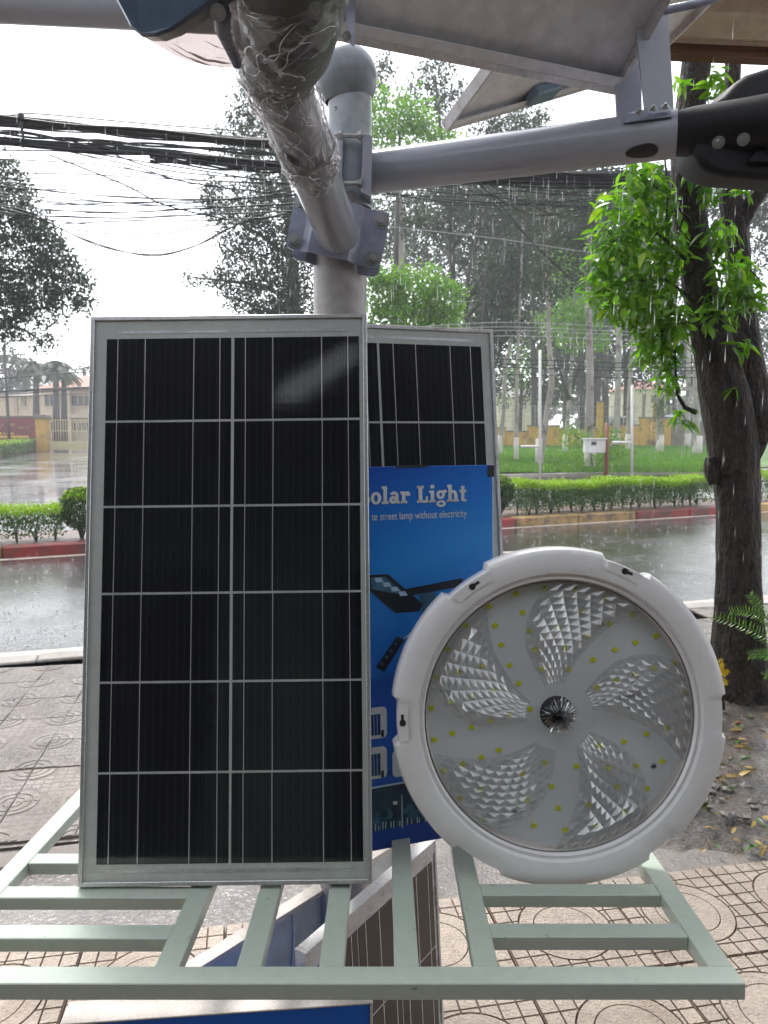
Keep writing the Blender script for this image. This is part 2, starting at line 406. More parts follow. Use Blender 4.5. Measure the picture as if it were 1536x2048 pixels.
# ------------------------------------------------------------------ mesh helpers
class MB:
    def __init__(self):
        self.v, self.f, self.mi = [], [], []

    def add(self, vs, fs, mi=0):
        b = len(self.v)
        self.v += [tuple(p) for p in vs]
        self.f += [tuple(i + b for i in f) for f in fs]
        self.mi += [mi] * len(fs)
        return self

    def box(self, lo, hi, mx=None, mi=0, bev=0.0):
        x0, y0, z0 = lo
        x1, y1, z1 = hi
        if bev:
            e = bev
            vs, idx = [], {}
            for sx in (0, 1):
                for sy in (0, 1):
                    for sz in (0, 1):
                        X, Y, Z = (x0, x1)[sx], (y0, y1)[sy], (z0, z1)[sz]
                        ix, iy, iz = (e, -e)[sx], (e, -e)[sy], (e, -e)[sz]
                        idx[sx, sy, sz] = len(vs)
                        vs += [(X, Y + iy, Z + iz), (X + ix, Y, Z + iz), (X + ix, Y + iy, Z)]
            g = lambda a, b, c, k: idx[a, b, c] + k
            fs = []
            for s in (0, 1):
                q = [(s, 0, 0), (s, 1, 0), (s, 1, 1), (s, 0, 1)]
                fs.append([g(*c, 0) for c in (q if s else q[::-1])])
                q = [(0, s, 0), (0, s, 1), (1, s, 1), (1, s, 0)]
                fs.append([g(*c, 1) for c in (q if s else q[::-1])])
                q = [(0, 0, s), (1, 0, s), (1, 1, s), (0, 1, s)]
                fs.append([g(*c, 2) for c in (q if s else q[::-1])])
            for a in (0, 1):
                for b in (0, 1):
                    def ed(c0, c1, k0, k1, flip):
                        q = [g(*c0, k0), g(*c1, k0), g(*c1, k1), g(*c0, k1)]
                        fs.append(q[::-1] if flip else q)
                    ed((a, b, 0), (a, b, 1), 0, 1, (a + b) % 2 == 1)
                    ed((a, 0, b), (a, 1, b), 0, 2, (a + b) % 2 == 0)
                    ed((0, a, b), (1, a, b), 1, 2, (a + b) % 2 == 1)
                    for c in (0, 1):
                        q = [g(a, b, c, 0), g(a, b, c, 1), g(a, b, c, 2)]
                        fs.append(q if (a + b + c) % 2 == 1 else q[::-1])
        else:
            vs = [(x0, y0, z0), (x1, y0, z0), (x1, y1, z0), (x0, y1, z0), (x0, y0, z1), (x1, y0, z1), (x1, y1, z1), (x0, y1, z1)]
            fs = [(0, 3, 2, 1), (4, 5, 6, 7), (0, 1, 5, 4), (1, 2, 6, 5), (2, 3, 7, 6), (3, 0, 4, 7)]
        if mx is not None:
            vs = [mx @ Vector(p) for p in vs]
        return self.add(vs, fs, mi)

    def tube(self, pts, rad, n=16, cap=True, mi=0, jit=None):
        pts = [Vector(p) for p in pts]
        if not hasattr(rad, '__len__'):
            rad = [rad] * len(pts)
        rings = []
        prev = None
        for i, p in enumerate(pts):
            d = (pts[min(i + 1, len(pts) - 1)] - pts[max(i - 1, 0)]).normalized()
            if prev is None:
                a = d.cross(Vector((0, 0, 1)) if abs(d.z) < 0.9 else Vector((1, 0, 0))).normalized()
            else:
                a = (prev - d * prev.dot(d)).normalized()
            prev = a
            b = d.cross(a)
            ring = []
            for k in range(n):
                t = 2 * math.pi * k / n
                r = rad[i] * (jit(i, k) if jit else 1)
                ring.append(p + a * (math.cos(t) * r) + b * (math.sin(t) * r))
            rings.append(ring)
        vs = [v for r in rings for v in r]
        fs = []
        for i in range(len(rings) - 1):
            for k in range(n):
                k2 = (k + 1) % n
                fs.append((i * n + k, i * n + k2, (i + 1) * n + k2, (i + 1) * n + k))
        if cap:
            fs.append(tuple(range(n))[::-1])
            fs.append(tuple((len(rings) - 1) * n + k for k in range(n)))
        return self.add(vs, fs, mi)

    def lathe(self, prof, n=48, mx=None, mi=0, close=False):
        vs, fs = [], []
        for (r, z) in prof:
            for k in range(n):
                t = 2 * math.pi * k / n
                vs.append(Vector((r * math.cos(t), r * math.sin(t), z)))
        m = len(prof)
        for i in range(m - 1 + (1 if close else 0)):
            j = (i + 1) % m
            for k in range(n):
                k2 = (k + 1) % n
                fs.append((i * n + k, i * n + k2, j * n + k2, j * n + k))
        if mx is not None:
            vs = [mx @ v for v in vs]
        return self.add(vs, fs, mi)

    def prism(self, poly, z0, z1, mx=None, mi=0, bottom=True):
        n = len(poly)
        vs = [Vector((x, y, z0)) for x, y in poly] + [Vector((x, y, z1)) for x, y in poly]
        if mx is not None:
            vs = [mx @ v for v in vs]
        fs = [tuple(range(n, 2 * n))] + [(i, (i + 1) % n, n + (i + 1) % n, n + i) for i in range(n)]
        if bottom:
            fs.append(tuple(range(n))[::-1])
        return self.add(vs, fs, mi)

    def mesh(self, name, mats, smooth=False):
        me = bpy.data.meshes.new(name)
        me.from_pydata(self.v, [], self.f)
        for m in (mats if isinstance(mats, (list, tuple)) else [mats]):
            me.materials.append(MAT[m] if isinstance(m, str) else m)
        if len(set(self.mi)) > 1:
            me.polygons.foreach_set('material_index', self.mi)
        if smooth:
            me.shade_smooth()
            if smooth is not True:
                me.set_sharp_from_angle(angle=R(smooth))
        me.update()
        return me

    def build(self, name, mats, parent=None, smooth=False, local=False):
        return link(name, self.mesh(name, mats, smooth), parent, local)


def link(name, me, parent=None, local=False):
    o = bpy.data.objects.new(name, me)
    COL.objects.link(o)
    if parent is not None:
        o.parent = parent
        if not local:
            m = parent.matrix_basis.copy()
            q = parent
            while q.parent is not None:
                m = q.parent.matrix_basis @ q.matrix_parent_inverse @ m if False else m
                q = q.parent
            o.matrix_parent_inverse = wmat(parent).inverted()
    return o

def wmat(o):
    m = o.matrix_parent_inverse @ o.matrix_basis if o.parent is not None else o.matrix_basis.copy()
    return (wmat(o.parent) @ m) if o.parent is not None else m

def tag(o, label=None, cat=None, group=None, kind=None):
    for k, v in (('label', label), ('category', cat), ('group', group), ('kind', kind)):
        if v:
            o[k] = v
    return o

def thing(name, label, cat, loc=(0, 0, 0), group=None, mx=None):
    o = bpy.data.objects.new(name, None)
    COL.objects.link(o)
    o.empty_display_size = 0.1
    if mx is not None:
        o.matrix_basis = mx
    else:
        o.location = loc
    return tag(o, label, cat, group)

def fast_mesh(name, verts, quads, mat):
    me = bpy.data.meshes.new(name)
    nv, nf, k = len(verts), len(quads), quads.shape[1]
    me.vertices.add(nv)
    me.vertices.foreach_set('co', np.asarray(verts, np.float32).ravel())
    me.loops.add(nf * k)
    me.loops.foreach_set('vertex_index', quads.astype(np.int32).ravel())
    me.polygons.add(nf)
    me.polygons.foreach_set('loop_start', np.arange(nf, dtype=np.int32) * k)
    me.polygons.foreach_set('loop_total', np.full(nf, k, np.int32))
    me.materials.append(MAT[mat])
    me.update(calc_edges=True)
    return me

def rand_dirs(n):
    d = rng.normal(size=(n, 3))
    return d / np.linalg.norm(d, axis=1)[:, None]

def leaf_quads(pts, L, wid=0.42, droop=0.0, flat=0.0):
    """diamond shaped leaf on every point"""
    n = len(pts)
    a = rand_dirs(n)
    a[:, 2] = a[:, 2] * (1 - flat) - droop
    a /= np.linalg.norm(a, axis=1)[:, None]
    b = np.cross(a, rand_dirs(n))
    b /= np.linalg.norm(b, axis=1)[:, None] + 1e-9
    ll = L * rng.uniform(0.65, 1.3, n)[:, None]
    v = np.empty((n, 4, 3))
    v[:, 0] = pts
    v[:, 1] = pts + a * ll * 0.45 + b * ll * wid * 0.5
    v[:, 2] = pts + a * ll
    v[:, 3] = pts + a * ll * 0.45 - b * ll * wid * 0.5
    return v.reshape(-1, 3), np.arange(n * 4).reshape(n, 4)

def blob_points(blobs, Y, dens, Lpx, clump=2.2, depth=1.0, per=14):
    """leaf points inside ellipsoids given as (px, py, rx, ry) standing at distance Y; gathered in twig clusters"""
    out = []
    for b in blobs:
        px, py, rx, ry = b[:4]
        k = b[4] if len(b) > 4 else 1.0
        c = at(px, py, Y)
        s = Y / F
        n = max(2, int(dens * k * math.pi * rx * ry / (Lpx * Lpx) / per * 9.0))
        d = rand_dirs(n) * (rng.uniform(0.15, 1, n) ** (1 / 2.2))[:, None]
        cc = np.array(c) + d * np.array([rx * s, rx * s * depth, ry * s])
        pts = np.repeat(cc, per, axis=0) + rng.normal(size=(n * per, 3)) * (Lpx * clump * 0.5 * s)
        out.append(pts)
    return np.concatenate(out)


# ------------------------------------------------------------------ THE SETTING
# large ground sheet
mb = MB()
mb.add([(-400, -60, -0.05), (400, -60, -0.05), (400, 500, -0.05), (-400, 500, -0.05)], [(0, 1, 2, 3)])
tag(mb.build('ground', 'verge'), kind='structure')

def sheet(name, pts, z, mat, sub=0):
    m = MB()
    n = len(pts)
    m.add([(p[0], p[1], z) for p in pts] + [(p[0], p[1], z - 0.035) for p in pts], [tuple(range(n))] + [(i, n + i, n + (i + 1) % n, (i + 1) % n) for i in range(n)])
    return tag(m.build(name, mat), kind='structure')

# lines of the street, read on the ground
NEAR_L, NEAR_R = gnd(80, 1312), gnd(1370, 1212)
FAR_L, FAR_R = gnd(0, 1118), gnd(1436, 1029)
nd = (NEAR_R - NEAR_L).normalized()
fd = (FAR_R - FAR_L).normalized()
def near_line(s): return NEAR_L + nd * s
def far_line(s): return FAR_L + fd * s

sheet('road', [near_line(-40), near_line(60), far_line(60), far_line(-40)], 0.0, 'asphalt')
# white edge line along the near side of the road
nnrm = Vector((-nd.y, nd.x, 0))
sheet('edge_line', [near_line(-20), near_line(30), near_line(30) + nnrm * 0.13, near_line(-20) + nnrm * 0.13], 0.004, 'line')
# lane dash further out
p0, p1 = gnd(985, 1108), gnd(1178, 1101)
dd = (p1 - p0).normalized()
dn = Vector((-dd.y, dd.x, 0)) * 0.12
sheet('lane_dash', [p0 - dd * 1.2, p1, p1 + dn, p0 - dd * 1.2 + dn], 0.004, 'line')

# pavement in front: rough concrete ground under everything near
NEARPAV = [near_line(-40) - nnrm * 0.001, near_line(60) - nnrm * 0.001, Vector((60, -40, 0)), Vector((-60, -40, 0))]
sheet('pavement_base', NEARPAV, -0.012, 'concrete')

YAW = R(10.5)
UX = Vector((math.cos(YAW), math.sin(YAW), 0))
UY = Vector((-math.sin(YAW), math.cos(YAW), 0))

def clip_cell(x0, y0, x1, y1, rc, n=10):
    """outline of the part of a cell that lies outside a circle of radius rc (None if nothing is left)"""
    cs = [(x0, y0), (x1, y0), (x1, y1), (x0, y1)]
    pts = []
    for i in range(4):
        a, b = cs[i], cs[(i + 1) % 4]
        for k in range(n):
            t = k / n
            pts.append((a[0] + (b[0] - a[0]) * t, a[1] + (b[1] - a[1]) * t))
    out = [math.hypot(*p) >= rc for p in pts]
    if all(out):
        return cs
    if sum(out) < 4:
        return None
    m = len(pts)
    st = next(i for i in range(m) if out[i] and not out[i - 1])
    run = []
    i = st
    while out[i % m] and i - st < m:
        run.append(pts[i % m])
        i += 1
    a0, a1 = math.atan2(run[-1][1], run[-1][0]), math.atan2(run[0][1], run[0][0])
    d = (a1 - a0 + math.pi) % (2 * math.pi) - math.pi
    keep = [run[0]] + [p for p in run[1:-1] if p in cs] + [run[-1]]
    return keep + [(rc * math.cos(a0 + d * k / 4), rc * math.sin(a0 + d * k / 4)) for k in range(0, 5)]

def ring_pad(mb, r0, r1, z0, z1, a0=0.0, a1=2 * math.pi, n=40, mi=0):
    full = abs(a1 - a0 - 2 * math.pi) < 1e-4
    k = n if full else n + 1
    vs, fs = [], []
    for i in range(k):
        t = a0 + (a1 - a0) * i / n
        c, s = math.cos(t), math.sin(t)
        vs += [(r0 * c, r0 * s, z0), (r1 * c, r1 * s, z0), (r1 * c, r1 * s, z1), (r0 * c, r0 * s, z1)]
    for i in range(n):
        j = (i + 1) % k
        for q in range(4):
            q2 = (q + 1) % 4
            fs.append((i * 4 + q, j * 4 + q, j * 4 + q2, i * 4 + q2))
    mb.add(vs, fs, mi)

def make_tile():
    T, g, h = 0.2, 0.0054, 0.013
    mb = MB()
    mb.box((-T + 0.002, -T + 0.002, -0.02), (T - 0.002, T - 0.002, 0.0052), mi=1)
    rc = 0.138
    N = 8
    c = 2 * T / N
    for i in range(N):
        for j in range(N):
            x0, y0 = -T + i * c + g / 2 + (0.003 if i == 0 else 0), -T + j * c + g / 2 + (0.003 if j == 0 else 0)
            x1, y1 = -T + (i + 1) * c - g / 2 - (0.003 if i == N - 1 else 0), -T + (j + 1) * c - g / 2 - (0.003 if j == N - 1 else 0)
            poly = clip_cell(x0, y0, x1, y1, rc + g / 2)
            if poly:
                mb.prism(poly, 0.004, h, bottom=False)
    ring_pad(mb, 0.0955, rc - g / 2, 0.004, h)
    pts = [(0.092 * math.cos(2 * math.pi * k / 36), 0.092 * math.sin(2 * math.pi * k / 36)) for k in range(36)]
    mb.prism(pts, 0.004, h, bottom=False)
    return mb.mesh('tile', ['pad', 'groove'])

def make_old_tile():
    T, h = 0.2, 0.0066
    mb = MB()
    mb.box((-T + 0.002, -T + 0.002, -0.02), (T - 0.002, T - 0.002, 0.004), mi=1)
    g = 0.004
    for q in range(4):
        sx, sy = ((1, 1), (-1, 1), (-1, -1), (1, -1))[q]
        a0 = math.pi + q * math.pi / 2
        sub = MB()
        for r0, r1 in ((0.004, 0.045), (0.053, 0.088), (0.096, 0.128)):
            ring_pad(sub, r0, r1, 0.003, h, a0 + 0.02, a0 + math.pi / 2 - 0.02, 10)
        mb.add([(x + sx * (T - 0.005), y + sy * (T - 0.005), z) for x, y, z in sub.v], sub.f)
    c = 0.05
    for i in range(8):
        for j in range(8):
            cx, cy = -T + (i + 0.5) * c, -T + (j + 0.5) * c
            if min(math.hypot(cx - sx * T, cy - sy * T) for sx in (-1, 1) for sy in (-1, 1)) < 0.15:
                continue
            w = 0.022 if (i + j) % 2 else 0.018
            mb.box((cx - w, cy - 0.02, 0.003), (cx + w, cy + 0.02, h - 0.002))
    return mb.mesh('worn_tile', ['oldpad', 'oldgroove'])

tile_me = make_tile()
old_me = make_old_tile()
# edge between crisp tiles (near) and rough concrete strip
E0, E1 = gnd(0, 1912), gnd(1536, 1736)
edge_y = lambda p: (p - E0).dot(UY)
pav = sheet('tiled_pavement', [E0 - UX * 6, E0 + UX * 8, E0 + UX * 8 - UY * 6, E0 - UX * 6 - UY * 6], -0.008, 'groove')
n_t = 0
for i in range(-9, 12):
    for j in range(0, 5):
        c = E0 + UX * (0.03 + 0.4 * i) - UY * (0.2 + 0.4 * j)
        if abs(c.x) > 0.62 * c.y + 0.5 or c.y < 1.0:
            continue
        o = link('tile', tile_me, pav)
        o.location = (c.x, c.y, 0.004 + rnd.uniform(-0.0012, 0.0012))
        o.rotation_euler = (rnd.uniform(-0.004, 0.004), rnd.uniform(-0.004, 0.004), YAW + rnd.uniform(-0.004, 0.004) + rnd.choice([0, 1, 2, 3]) * math.pi / 2)
        n_t += 1
tb = gnd(1485, 1405)
# worn embossed tiles on the far half of the pavement
S0 = gnd(60, 1690)
wp = sheet('worn_pavement', [S0 - UX * 6, S0 + UX * 9, near_line(9) - nnrm * 0.14, near_line(-7) - nnrm * 0.14], -0.002, 'concrete')
for i in range(-16, 24):
    for j in range(0, 11):
        c = S0 + UX * (0.3 * i) + UY * (0.17 + 0.3 * j)
        if (c - NEAR_L).dot(nnrm) > -0.28 or abs(c.x) > 0.62 * c.y + 0.4:
            continue
        if (c - Vector((tb.x, tb.y - 0.4, 0))).length < 1.2:
            continue
        o = link('tile', old_me, wp)
        o.location = (c.x, c.y, 0.004 + rnd.uniform(-0.003, 0.003))
        o.rotation_euler = (rnd.uniform(-0.012, 0.012), rnd.uniform(-0.012, 0.012), YAW + rnd.uniform(-0.01, 0.01) + rnd.choice((0, 1)) * math.pi / 2)
        o.scale = (0.75, 0.75, 1.0)
# kerb stones along the near road edge
kerb = tag(bpy.data.objects.new('near_kerb', None), kind='structure')
COL.objects.link(kerb)
kb = MB()
kb.box((0.003, -0.15, -0.03), (0.797, 0.0, 0.012), bev=0.008)
kme = kb.mesh('kerb_stone', 'kerbstone')
ang = math.atan2(nd.y, nd.x)
for i in range(-8, 16):
    p = near_line(i * 0.8)
    o = link('kerb_stone', kme, kerb)
    o.location = (p.x, p.y, 0.006 + rnd.uniform(-0.004, 0.004))
    o.rotation_euler = (0, 0, ang + rnd.uniform(-0.006, 0.006))

# planting pit of wet soil round the street tree
tb = gnd(1485, 1405)
m = MB()
N = 40
ring = []
for k in range(N):
    t = 2 * math.pi * k / N
    rr = 1.0 + 0.16 * math.sin(3 * t + 1) + 0.1 * math.sin(7 * t)
    ring.append((tb.x + 0.1 + 1.6 * rr * math.cos(t), tb.y - 0.62 + 1.02 * rr * math.sin(t)))
vs = [(tb.x, tb.y, 0.05)]
fs = []
for q, s in enumerate((0.25, 0.5, 0.75, 1.0)):
    for (x, y) in ring:
        vs.append((tb.x + (x - tb.x) * s, tb.y + (y - tb.y) * s, 0.05 * (1 - s) ** 0.8 + 0.008 + (rnd.uniform(-0.012, 0.018) if s < 1 else -0.03)))
for k in range(N):
    fs.append((0, 1 + k, 1 + (k + 1) % N))
    for q in range(3):
        a = 1 + q * N
        fs.append((a + k, a + N + k, a + N + (k + 1) % N, a + (k + 1) % N))
m.add(vs, fs)
tag(m.build('tree_pit', 'soil', smooth=True), kind='structure')

# median: painted kerb stones, earth bed
med = tag(bpy.data.objects.new('median_kerb', None), kind='structure')
COL.objects.link(med)
fn = Vector((-fd.y, fd.x, 0))
fang = math.atan2(fd.y, fd.x)
kb = MB()
kb.box((0.006, 0.0, -0.05), (1.154, 0.2, 0.135), bev=0.018)
kred, koch = kb.mesh('kerb_red', 'red'), kb.mesh('kerb_ochre', 'ochre')
for i in range(-8, 18):
    p = far_line(i * 1.16 + 0.02)
    o = link('kerb_stone', kred if (i // 2) % 2 == 0 else koch, med)
    o.location = (p.x, p.y, rnd.uniform(-0.006, 0.006))
    o.rotation_euler = (0, 0, fang)
sheet('median_bed', [far_line(-14) + fn * 0.19, far_line(30) + fn * 0.19, far_line(30) + fn * 1.5, far_line(-14) + fn * 1.5], 0.11, 'verge')
sheet('far_gutter', [far_line(-14) - fn * 0.12, far_line(30) - fn * 0.12, far_line(30), far_line(-14)], 0.003, 'line')
# far carriageway and driveway up to the gate
sheet('far_carriageway', [far_line(-60) + fn * 1.5, far_line(70) + fn * 1.5, far_line(70) + fn * 9.2, far_line(-60) + fn * 9.2], 0.0, 'farroad')
sheet('driveway', [gnd(-900, 1010), gnd(330, 1003), gnd(300, 893), gnd(20, 893)], 0.004, 'farroad')
# lawn
LZ = 0.22
lw = [gnd(560, 940, LZ), gnd(980, 943, LZ), gnd(1440, 935, LZ), gnd(2100, 924, LZ), gnd(2300, 868, LZ), gnd(520, 868, LZ)]
sheet('lawn', lw, LZ, 'grass')
# strip of pavement in front of the lawn and its kerb
a, b = gnd(560, 962), gnd(2000, 941)
m = MB()
m.tube([gnd(560, 958) + Vector((0, 0, 0.06)), gnd(980, 961) + Vector((0, 0, 0.06)), gnd(1440, 950) + Vector((0, 0, 0.06)), gnd(2100, 936) + Vector((0, 0, 0.06))], 0.12, 8)
tag(m.build('lawn_kerb', 'kerbstone'), kind='structure')

# ------------------------------------------------------------------ DISPLAY RACK
POLE_Y = 1.72
POLE = at(680, 560, POLE_Y)
PX = POLE.x
PR = 0.060
SL = 0.059                                   # rack falls slightly away
RA = math.atan(SL)
def rack_pt(px, py):
    r = ray(px, py)
    t = (0.645 + SL * 1.291 - EYE.z) / (r.z + SL * r.y)
    return EYE + r * t
RF = rack_pt(768, 1967)                      # front top edge
RM = Matrix.Translation((PX, RF.y, RF.z)) @ Matrix.Rotation(-RA, 4, 'X')   # local x, y = away, z = up
RMI = RM.inverted()
def rl(px, py):
    return RMI @ rack_pt(px, py)
HW = rl(1492, 1967).x
RH, RW = 0.027, 0.040
DEP = 2.02 - RF.y
rack = thing('display_rack', 'mint green welded steel shelf rack holding the panels and the round light', 'rack', mx=RM)
def rail(name, lo, hi):
    return MB().box(lo, hi, bev=0.0016).build(name, 'mint', rack, local=True)
rail('front_rail', (-HW, 0, -RH), (HW, RW, 0))
rail('back_rail', (-HW, DEP - RW, -RH), (HW, DEP, 0))
for s in (-1, 1):
    x = s * (HW - RW / 2)
    rail('side_rail', (x - RW / 2 , RW, -RH + 0.0006), (x + RW / 2, DEP - RW, -0.0006))
bars = [rl((a + b) / 2, 1940).x for a, b in ((304, 356), (468, 522), (636, 688), (788, 839), (948, 1001))]
for i, x in enumerate(bars):
    y1 = DEP - RW if i != 2 else POLE_Y - PR - RF.y + 0.004
    rail('bar', (x - 0.0195, RW, -RH + 0.001), (x + 0.0195, y1, -0.001))
for py in (1861, 1782, 1715):
    y = rl(200, py).y
    rail('rung', (-HW + RW, y - 0.019, -RH + 0.0014), (bars[0] - 0.0195, y + 0.019, -0.0014))
for py in (1858, 1777):
    y = rl(1150, py).y
    rail('rung', (bars[4] + 0.0195, y - 0.019, -RH + 0.0014), (HW - RW, y + 0.019, -0.0014))
# weld beads
mb = MB()
for x in bars:
    for k in range(9):
        c = Vector((x - 0.018 + k * 0.0045, RW - 0.001, -0.0012))
        mb.lathe([(0.0001, 0.0012), (0.0018, 0.0008), (0.0022, -0.001)], 6, Matrix.Translation(c))
for s, ys in ((-1, (1861, 1782, 1715)),):
    for py in ys:
        y = rl(200, py).y
        for k in range(9):
            for xx in (bars[0] - 0.0195, -HW + RW):
                mb.lathe([(0.0001, 0.0012), (0.0018, 0.0008), (0.0022, -0.001)], 6, Matrix.Translation((xx, y - 0.018 + k * 0.0045, -0.0014)))
tag(mb.build('weld_bead', 'mint', rack, smooth=True, local=True), kind='stuff')

# ------------------------------------------------------------------ POST
post = thing('display_post', 'round grey steel post with a ball cap behind the solar panels', 'post', (PX, POLE_Y, 0))
mb = MB()
ztop = at(690, 400, POLE_Y).z
mb.tube([(PX, POLE_Y, 0.0), (PX, POLE_Y, ztop)], PR, 48, cap=True)
mb.build('shaft', 'pole', post, smooth=40)
MB().lathe([(PR + 0.07, 0.0), (PR + 0.07, 0.012), (PR, 0.012)], 40, Matrix.Translation((PX, POLE_Y, 0.01))).build('base_plate', 'pole', post)
bc = at(692, 157, POLE_Y)
nk = at(700, 300, POLE_Y)
br = 63 / F * (POLE_Y / ray(692, 157).y)
NKX = nk.x
zb = bc.z - br * 0.80
mb = MB()
mb.lathe([(0.048, ztop - 0.02), (0.048, zb + 0.02)], 40, Matrix.Translation((NKX, POLE_Y, 0)))
mb.build('neck', 'ball', post, smooth=40)
prof = [(br * math.cos(a), br * math.sin(a)) for a in np.linspace(-0.86, math.pi / 2, 22)]
mb = MB()
mb.lathe([(max(r, 0.0002), z) for r, z in prof], 48, Matrix.Translation(bc))
mb.build('ball_cap', 'balldark', post, smooth=60)

def hex_bolt(name, c, axis, r, h, parent, mat='bolt', washer=True):
    q = Vector(axis).normalized().to_track_quat('Z', 'Y').to_matrix().to_4x4()
    mx = Matrix.Translation(c) @ q @ Matrix.Rotation(rnd.uniform(0, 1), 4, 'Z')
    mb = MB()
    if washer:
        mb.lathe([(0.001, 0.002), (r * 1.35, 0.002), (r * 1.35, 0)], 20, mx)
    pr = [(r * math.cos(k * math.pi / 3), r * math.sin(k * math.pi / 3)) for k in range(6)]
    mb.prism(pr, 0.0015, h, mx)
    mb.lathe([(r * 0.55, h + 0.004), (r * 0.62, h + 0.002), (r * 0.62, h - 0.001)], 12, mx)
    mb.prism([(r * 0.55 * math.cos(k * math.pi / 6), r * 0.55 * math.sin(k * math.pi / 6)) for k in range(12)], h, h + 0.004, mx)
    return mb.build(name, mat, parent)

# ------------------------------------------------------------------ ARM 1: towards the viewer, wrapped in film
PLY = POLE_Y - PR - 0.012                       # front plate plane
pl = [at(x, y, PLY) for x, y in ((575, 492), (590, 398), (770, 420), (765, 535))]
arm1 = thing('lamp_arm', 'grey tube arm with bolted violet grey plate reaching up towards the viewer', 'lamp arm', at(672, 470, PLY))
ex = (pl[3] - pl[0]).normalized()
ey = (pl[1] - pl[0]); ey = (ey - ex * ey.dot(ex)).normalized()
ez = ex.cross(ey)
PM = Matrix((ex, ey, ez)).transposed().to_4x4()
PM.translation = (pl[0] + pl[1] + pl[2] + pl[3]) / 4
PW, PH = 0.207, 0.118
def plate(name, mx, w, h, t, bend, parent, flip=1):
    mb = MB()
    xs = [-w / 2, -w / 2 + 0.004, -w / 2 + 0.012, -w * 0.335, -w * 0.315, -w * 0.25, w * 0.17, w * 0.235, w * 0.255, w / 2 - 0.012, w / 2 - 0.004, w / 2]
    zs = [0, 0, 0, 0, bend * 0.12, bend, bend, bend * 0.12, 0, 0, 0, 0]
    ins = [0.012, 0.004, 0, 0, 0, 0, 0, 0, 0, 0, 0.004, 0.012]
    vs, fs = [], []
    for x, z, i in zip(xs, zs, ins):
        for y in (-h / 2 + i, h / 2 - i):
            vs += [(x, y, flip * z), (x, y, flip * z - t)]
    for i in range(len(xs) - 1):
        a, b = i * 4, i * 4 + 4
        fs += [(a, b, b + 2, a + 2), (a + 1, a + 3, b + 3, b + 1), (a, a + 1, b + 1, b), (a + 2, b + 2, b + 3, a + 3)]
    e = len(vs) - 4
    fs += [(0, 2, 3, 1), (e, e + 1, e + 3, e + 2)]
    mb.add([mx @ Vector(v) for v in vs], fs)
    return mb.build(name, 'plate', parent)
plate('mounting_plate', PM, PW, PH, 0.006, 0.016, arm1)
plate('rear_plate', PM @ Matrix.Translation((0.006, -0.014, -0.028)), PW * 0.94, PH, 0.006, 0.014, arm1, -1)
for sx, sy in ((-1, -1), (-1, 1), (1, -1), (1, 1)):
    hex_bolt('bolt', PM @ Vector((sx * PW * 0.415, sy * PH * 0.335, 0.0)), ez, 0.0115, 0.008, arm1)
A0, A1 = zc(673, 462, 1.575), zc(556, 150, 1.13)
adir = (A1 - A0).normalized()
AR = 0.0455
mb = MB()
mb.tube([A0 - adir * 0.02, A0 + adir * 0.12, A1], AR, 48, cap=True)
mb.build('tube', 'arm', arm1, smooth=40)
aq = adir.to_track_quat('Z', 'Y').to_matrix().to_4x4()
mb = MB()
mb.lathe([(AR + 0.0005, -0.012), (AR + 0.006, -0.004), (AR + 0.0005, 0.008)], 40, Matrix.Translation(A0 + adir * 0.045) @ aq)
# dark oval slots in the tube, facing the viewer
def slot(px, py, d, rx, ry, rot):
    c = zc(px, py, d)
    # push to the tube surface nearest the viewer
    t = (c - A0).dot(adir)
    ax = A0 + adir * t
    n = (c - ax); n.normalize()
    side = adir.cross(n).normalized()
    vs = []
    K = 24
    cen = None
    out = []
    for k in range(K):
        a = 2 * math.pi * k / K
        u, v = rx * math.cos(a), ry * math.sin(a)
        al = u / AR
        out.append(ax + adir * v + (n * math.cos(al) + side * math.sin(al)) * (AR + 0.0012))
    m2 = MB()
    m2.add(out + [ax + n * (AR + 0.0012)], [(k, (k + 1) % K, K) for k in range(K)])
    m2.build('slot', 'dark', arm1)
slot(542, 190, 1.12, 0.024, 0.016, 0)
slot(590, 298, 1.27, 0.017, 0.018, 0)

# lamp head at the end of arm 1 (most of it above the frame)
lamp1 = thing('street_lamp_head', 'dark lamp head under clear film at the end of the front arm', 'street lamp', A1)
# socket that swallows the tube and turns upwards
SOC = [zc(560, 165, 1.15), zc(556, 135, 1.12), zc(562, 80, 1.07), zc(572, 10, 1.0), zc(580, -80, 0.93), zc(588, -200, 0.85)]
SOR = [AR + 0.004, AR + 0.014, AR + 0.030, AR + 0.034, AR + 0.034, AR + 0.034]
mb = MB()
mb.tube(SOC, SOR, 32)
mb.build('socket', 'olive', lamp1, smooth=50)
for px, py in ((436, 25), (632, 22)):
    hex_bolt('bolt', zc(px, py, 0.885), EYE - zc(px, py, 0.885), 0.007, 0.006, lamp1)
# two dark side lugs
for (x0, y0), (x1, y1), (x2, y2) in (((452, -40), (456, 60), (478, 132)), ((664, -40), (660, 40), (648, 100))):
    mb = MB()
    mb.tube([zc(x0, y0, 0.96), zc(x1, y1, 1.02), zc(x2, y2, 1.06)], [0.020, 0.018, 0.008], 12)
    mb.build('lug', 'darkcase', lamp1, smooth=60)
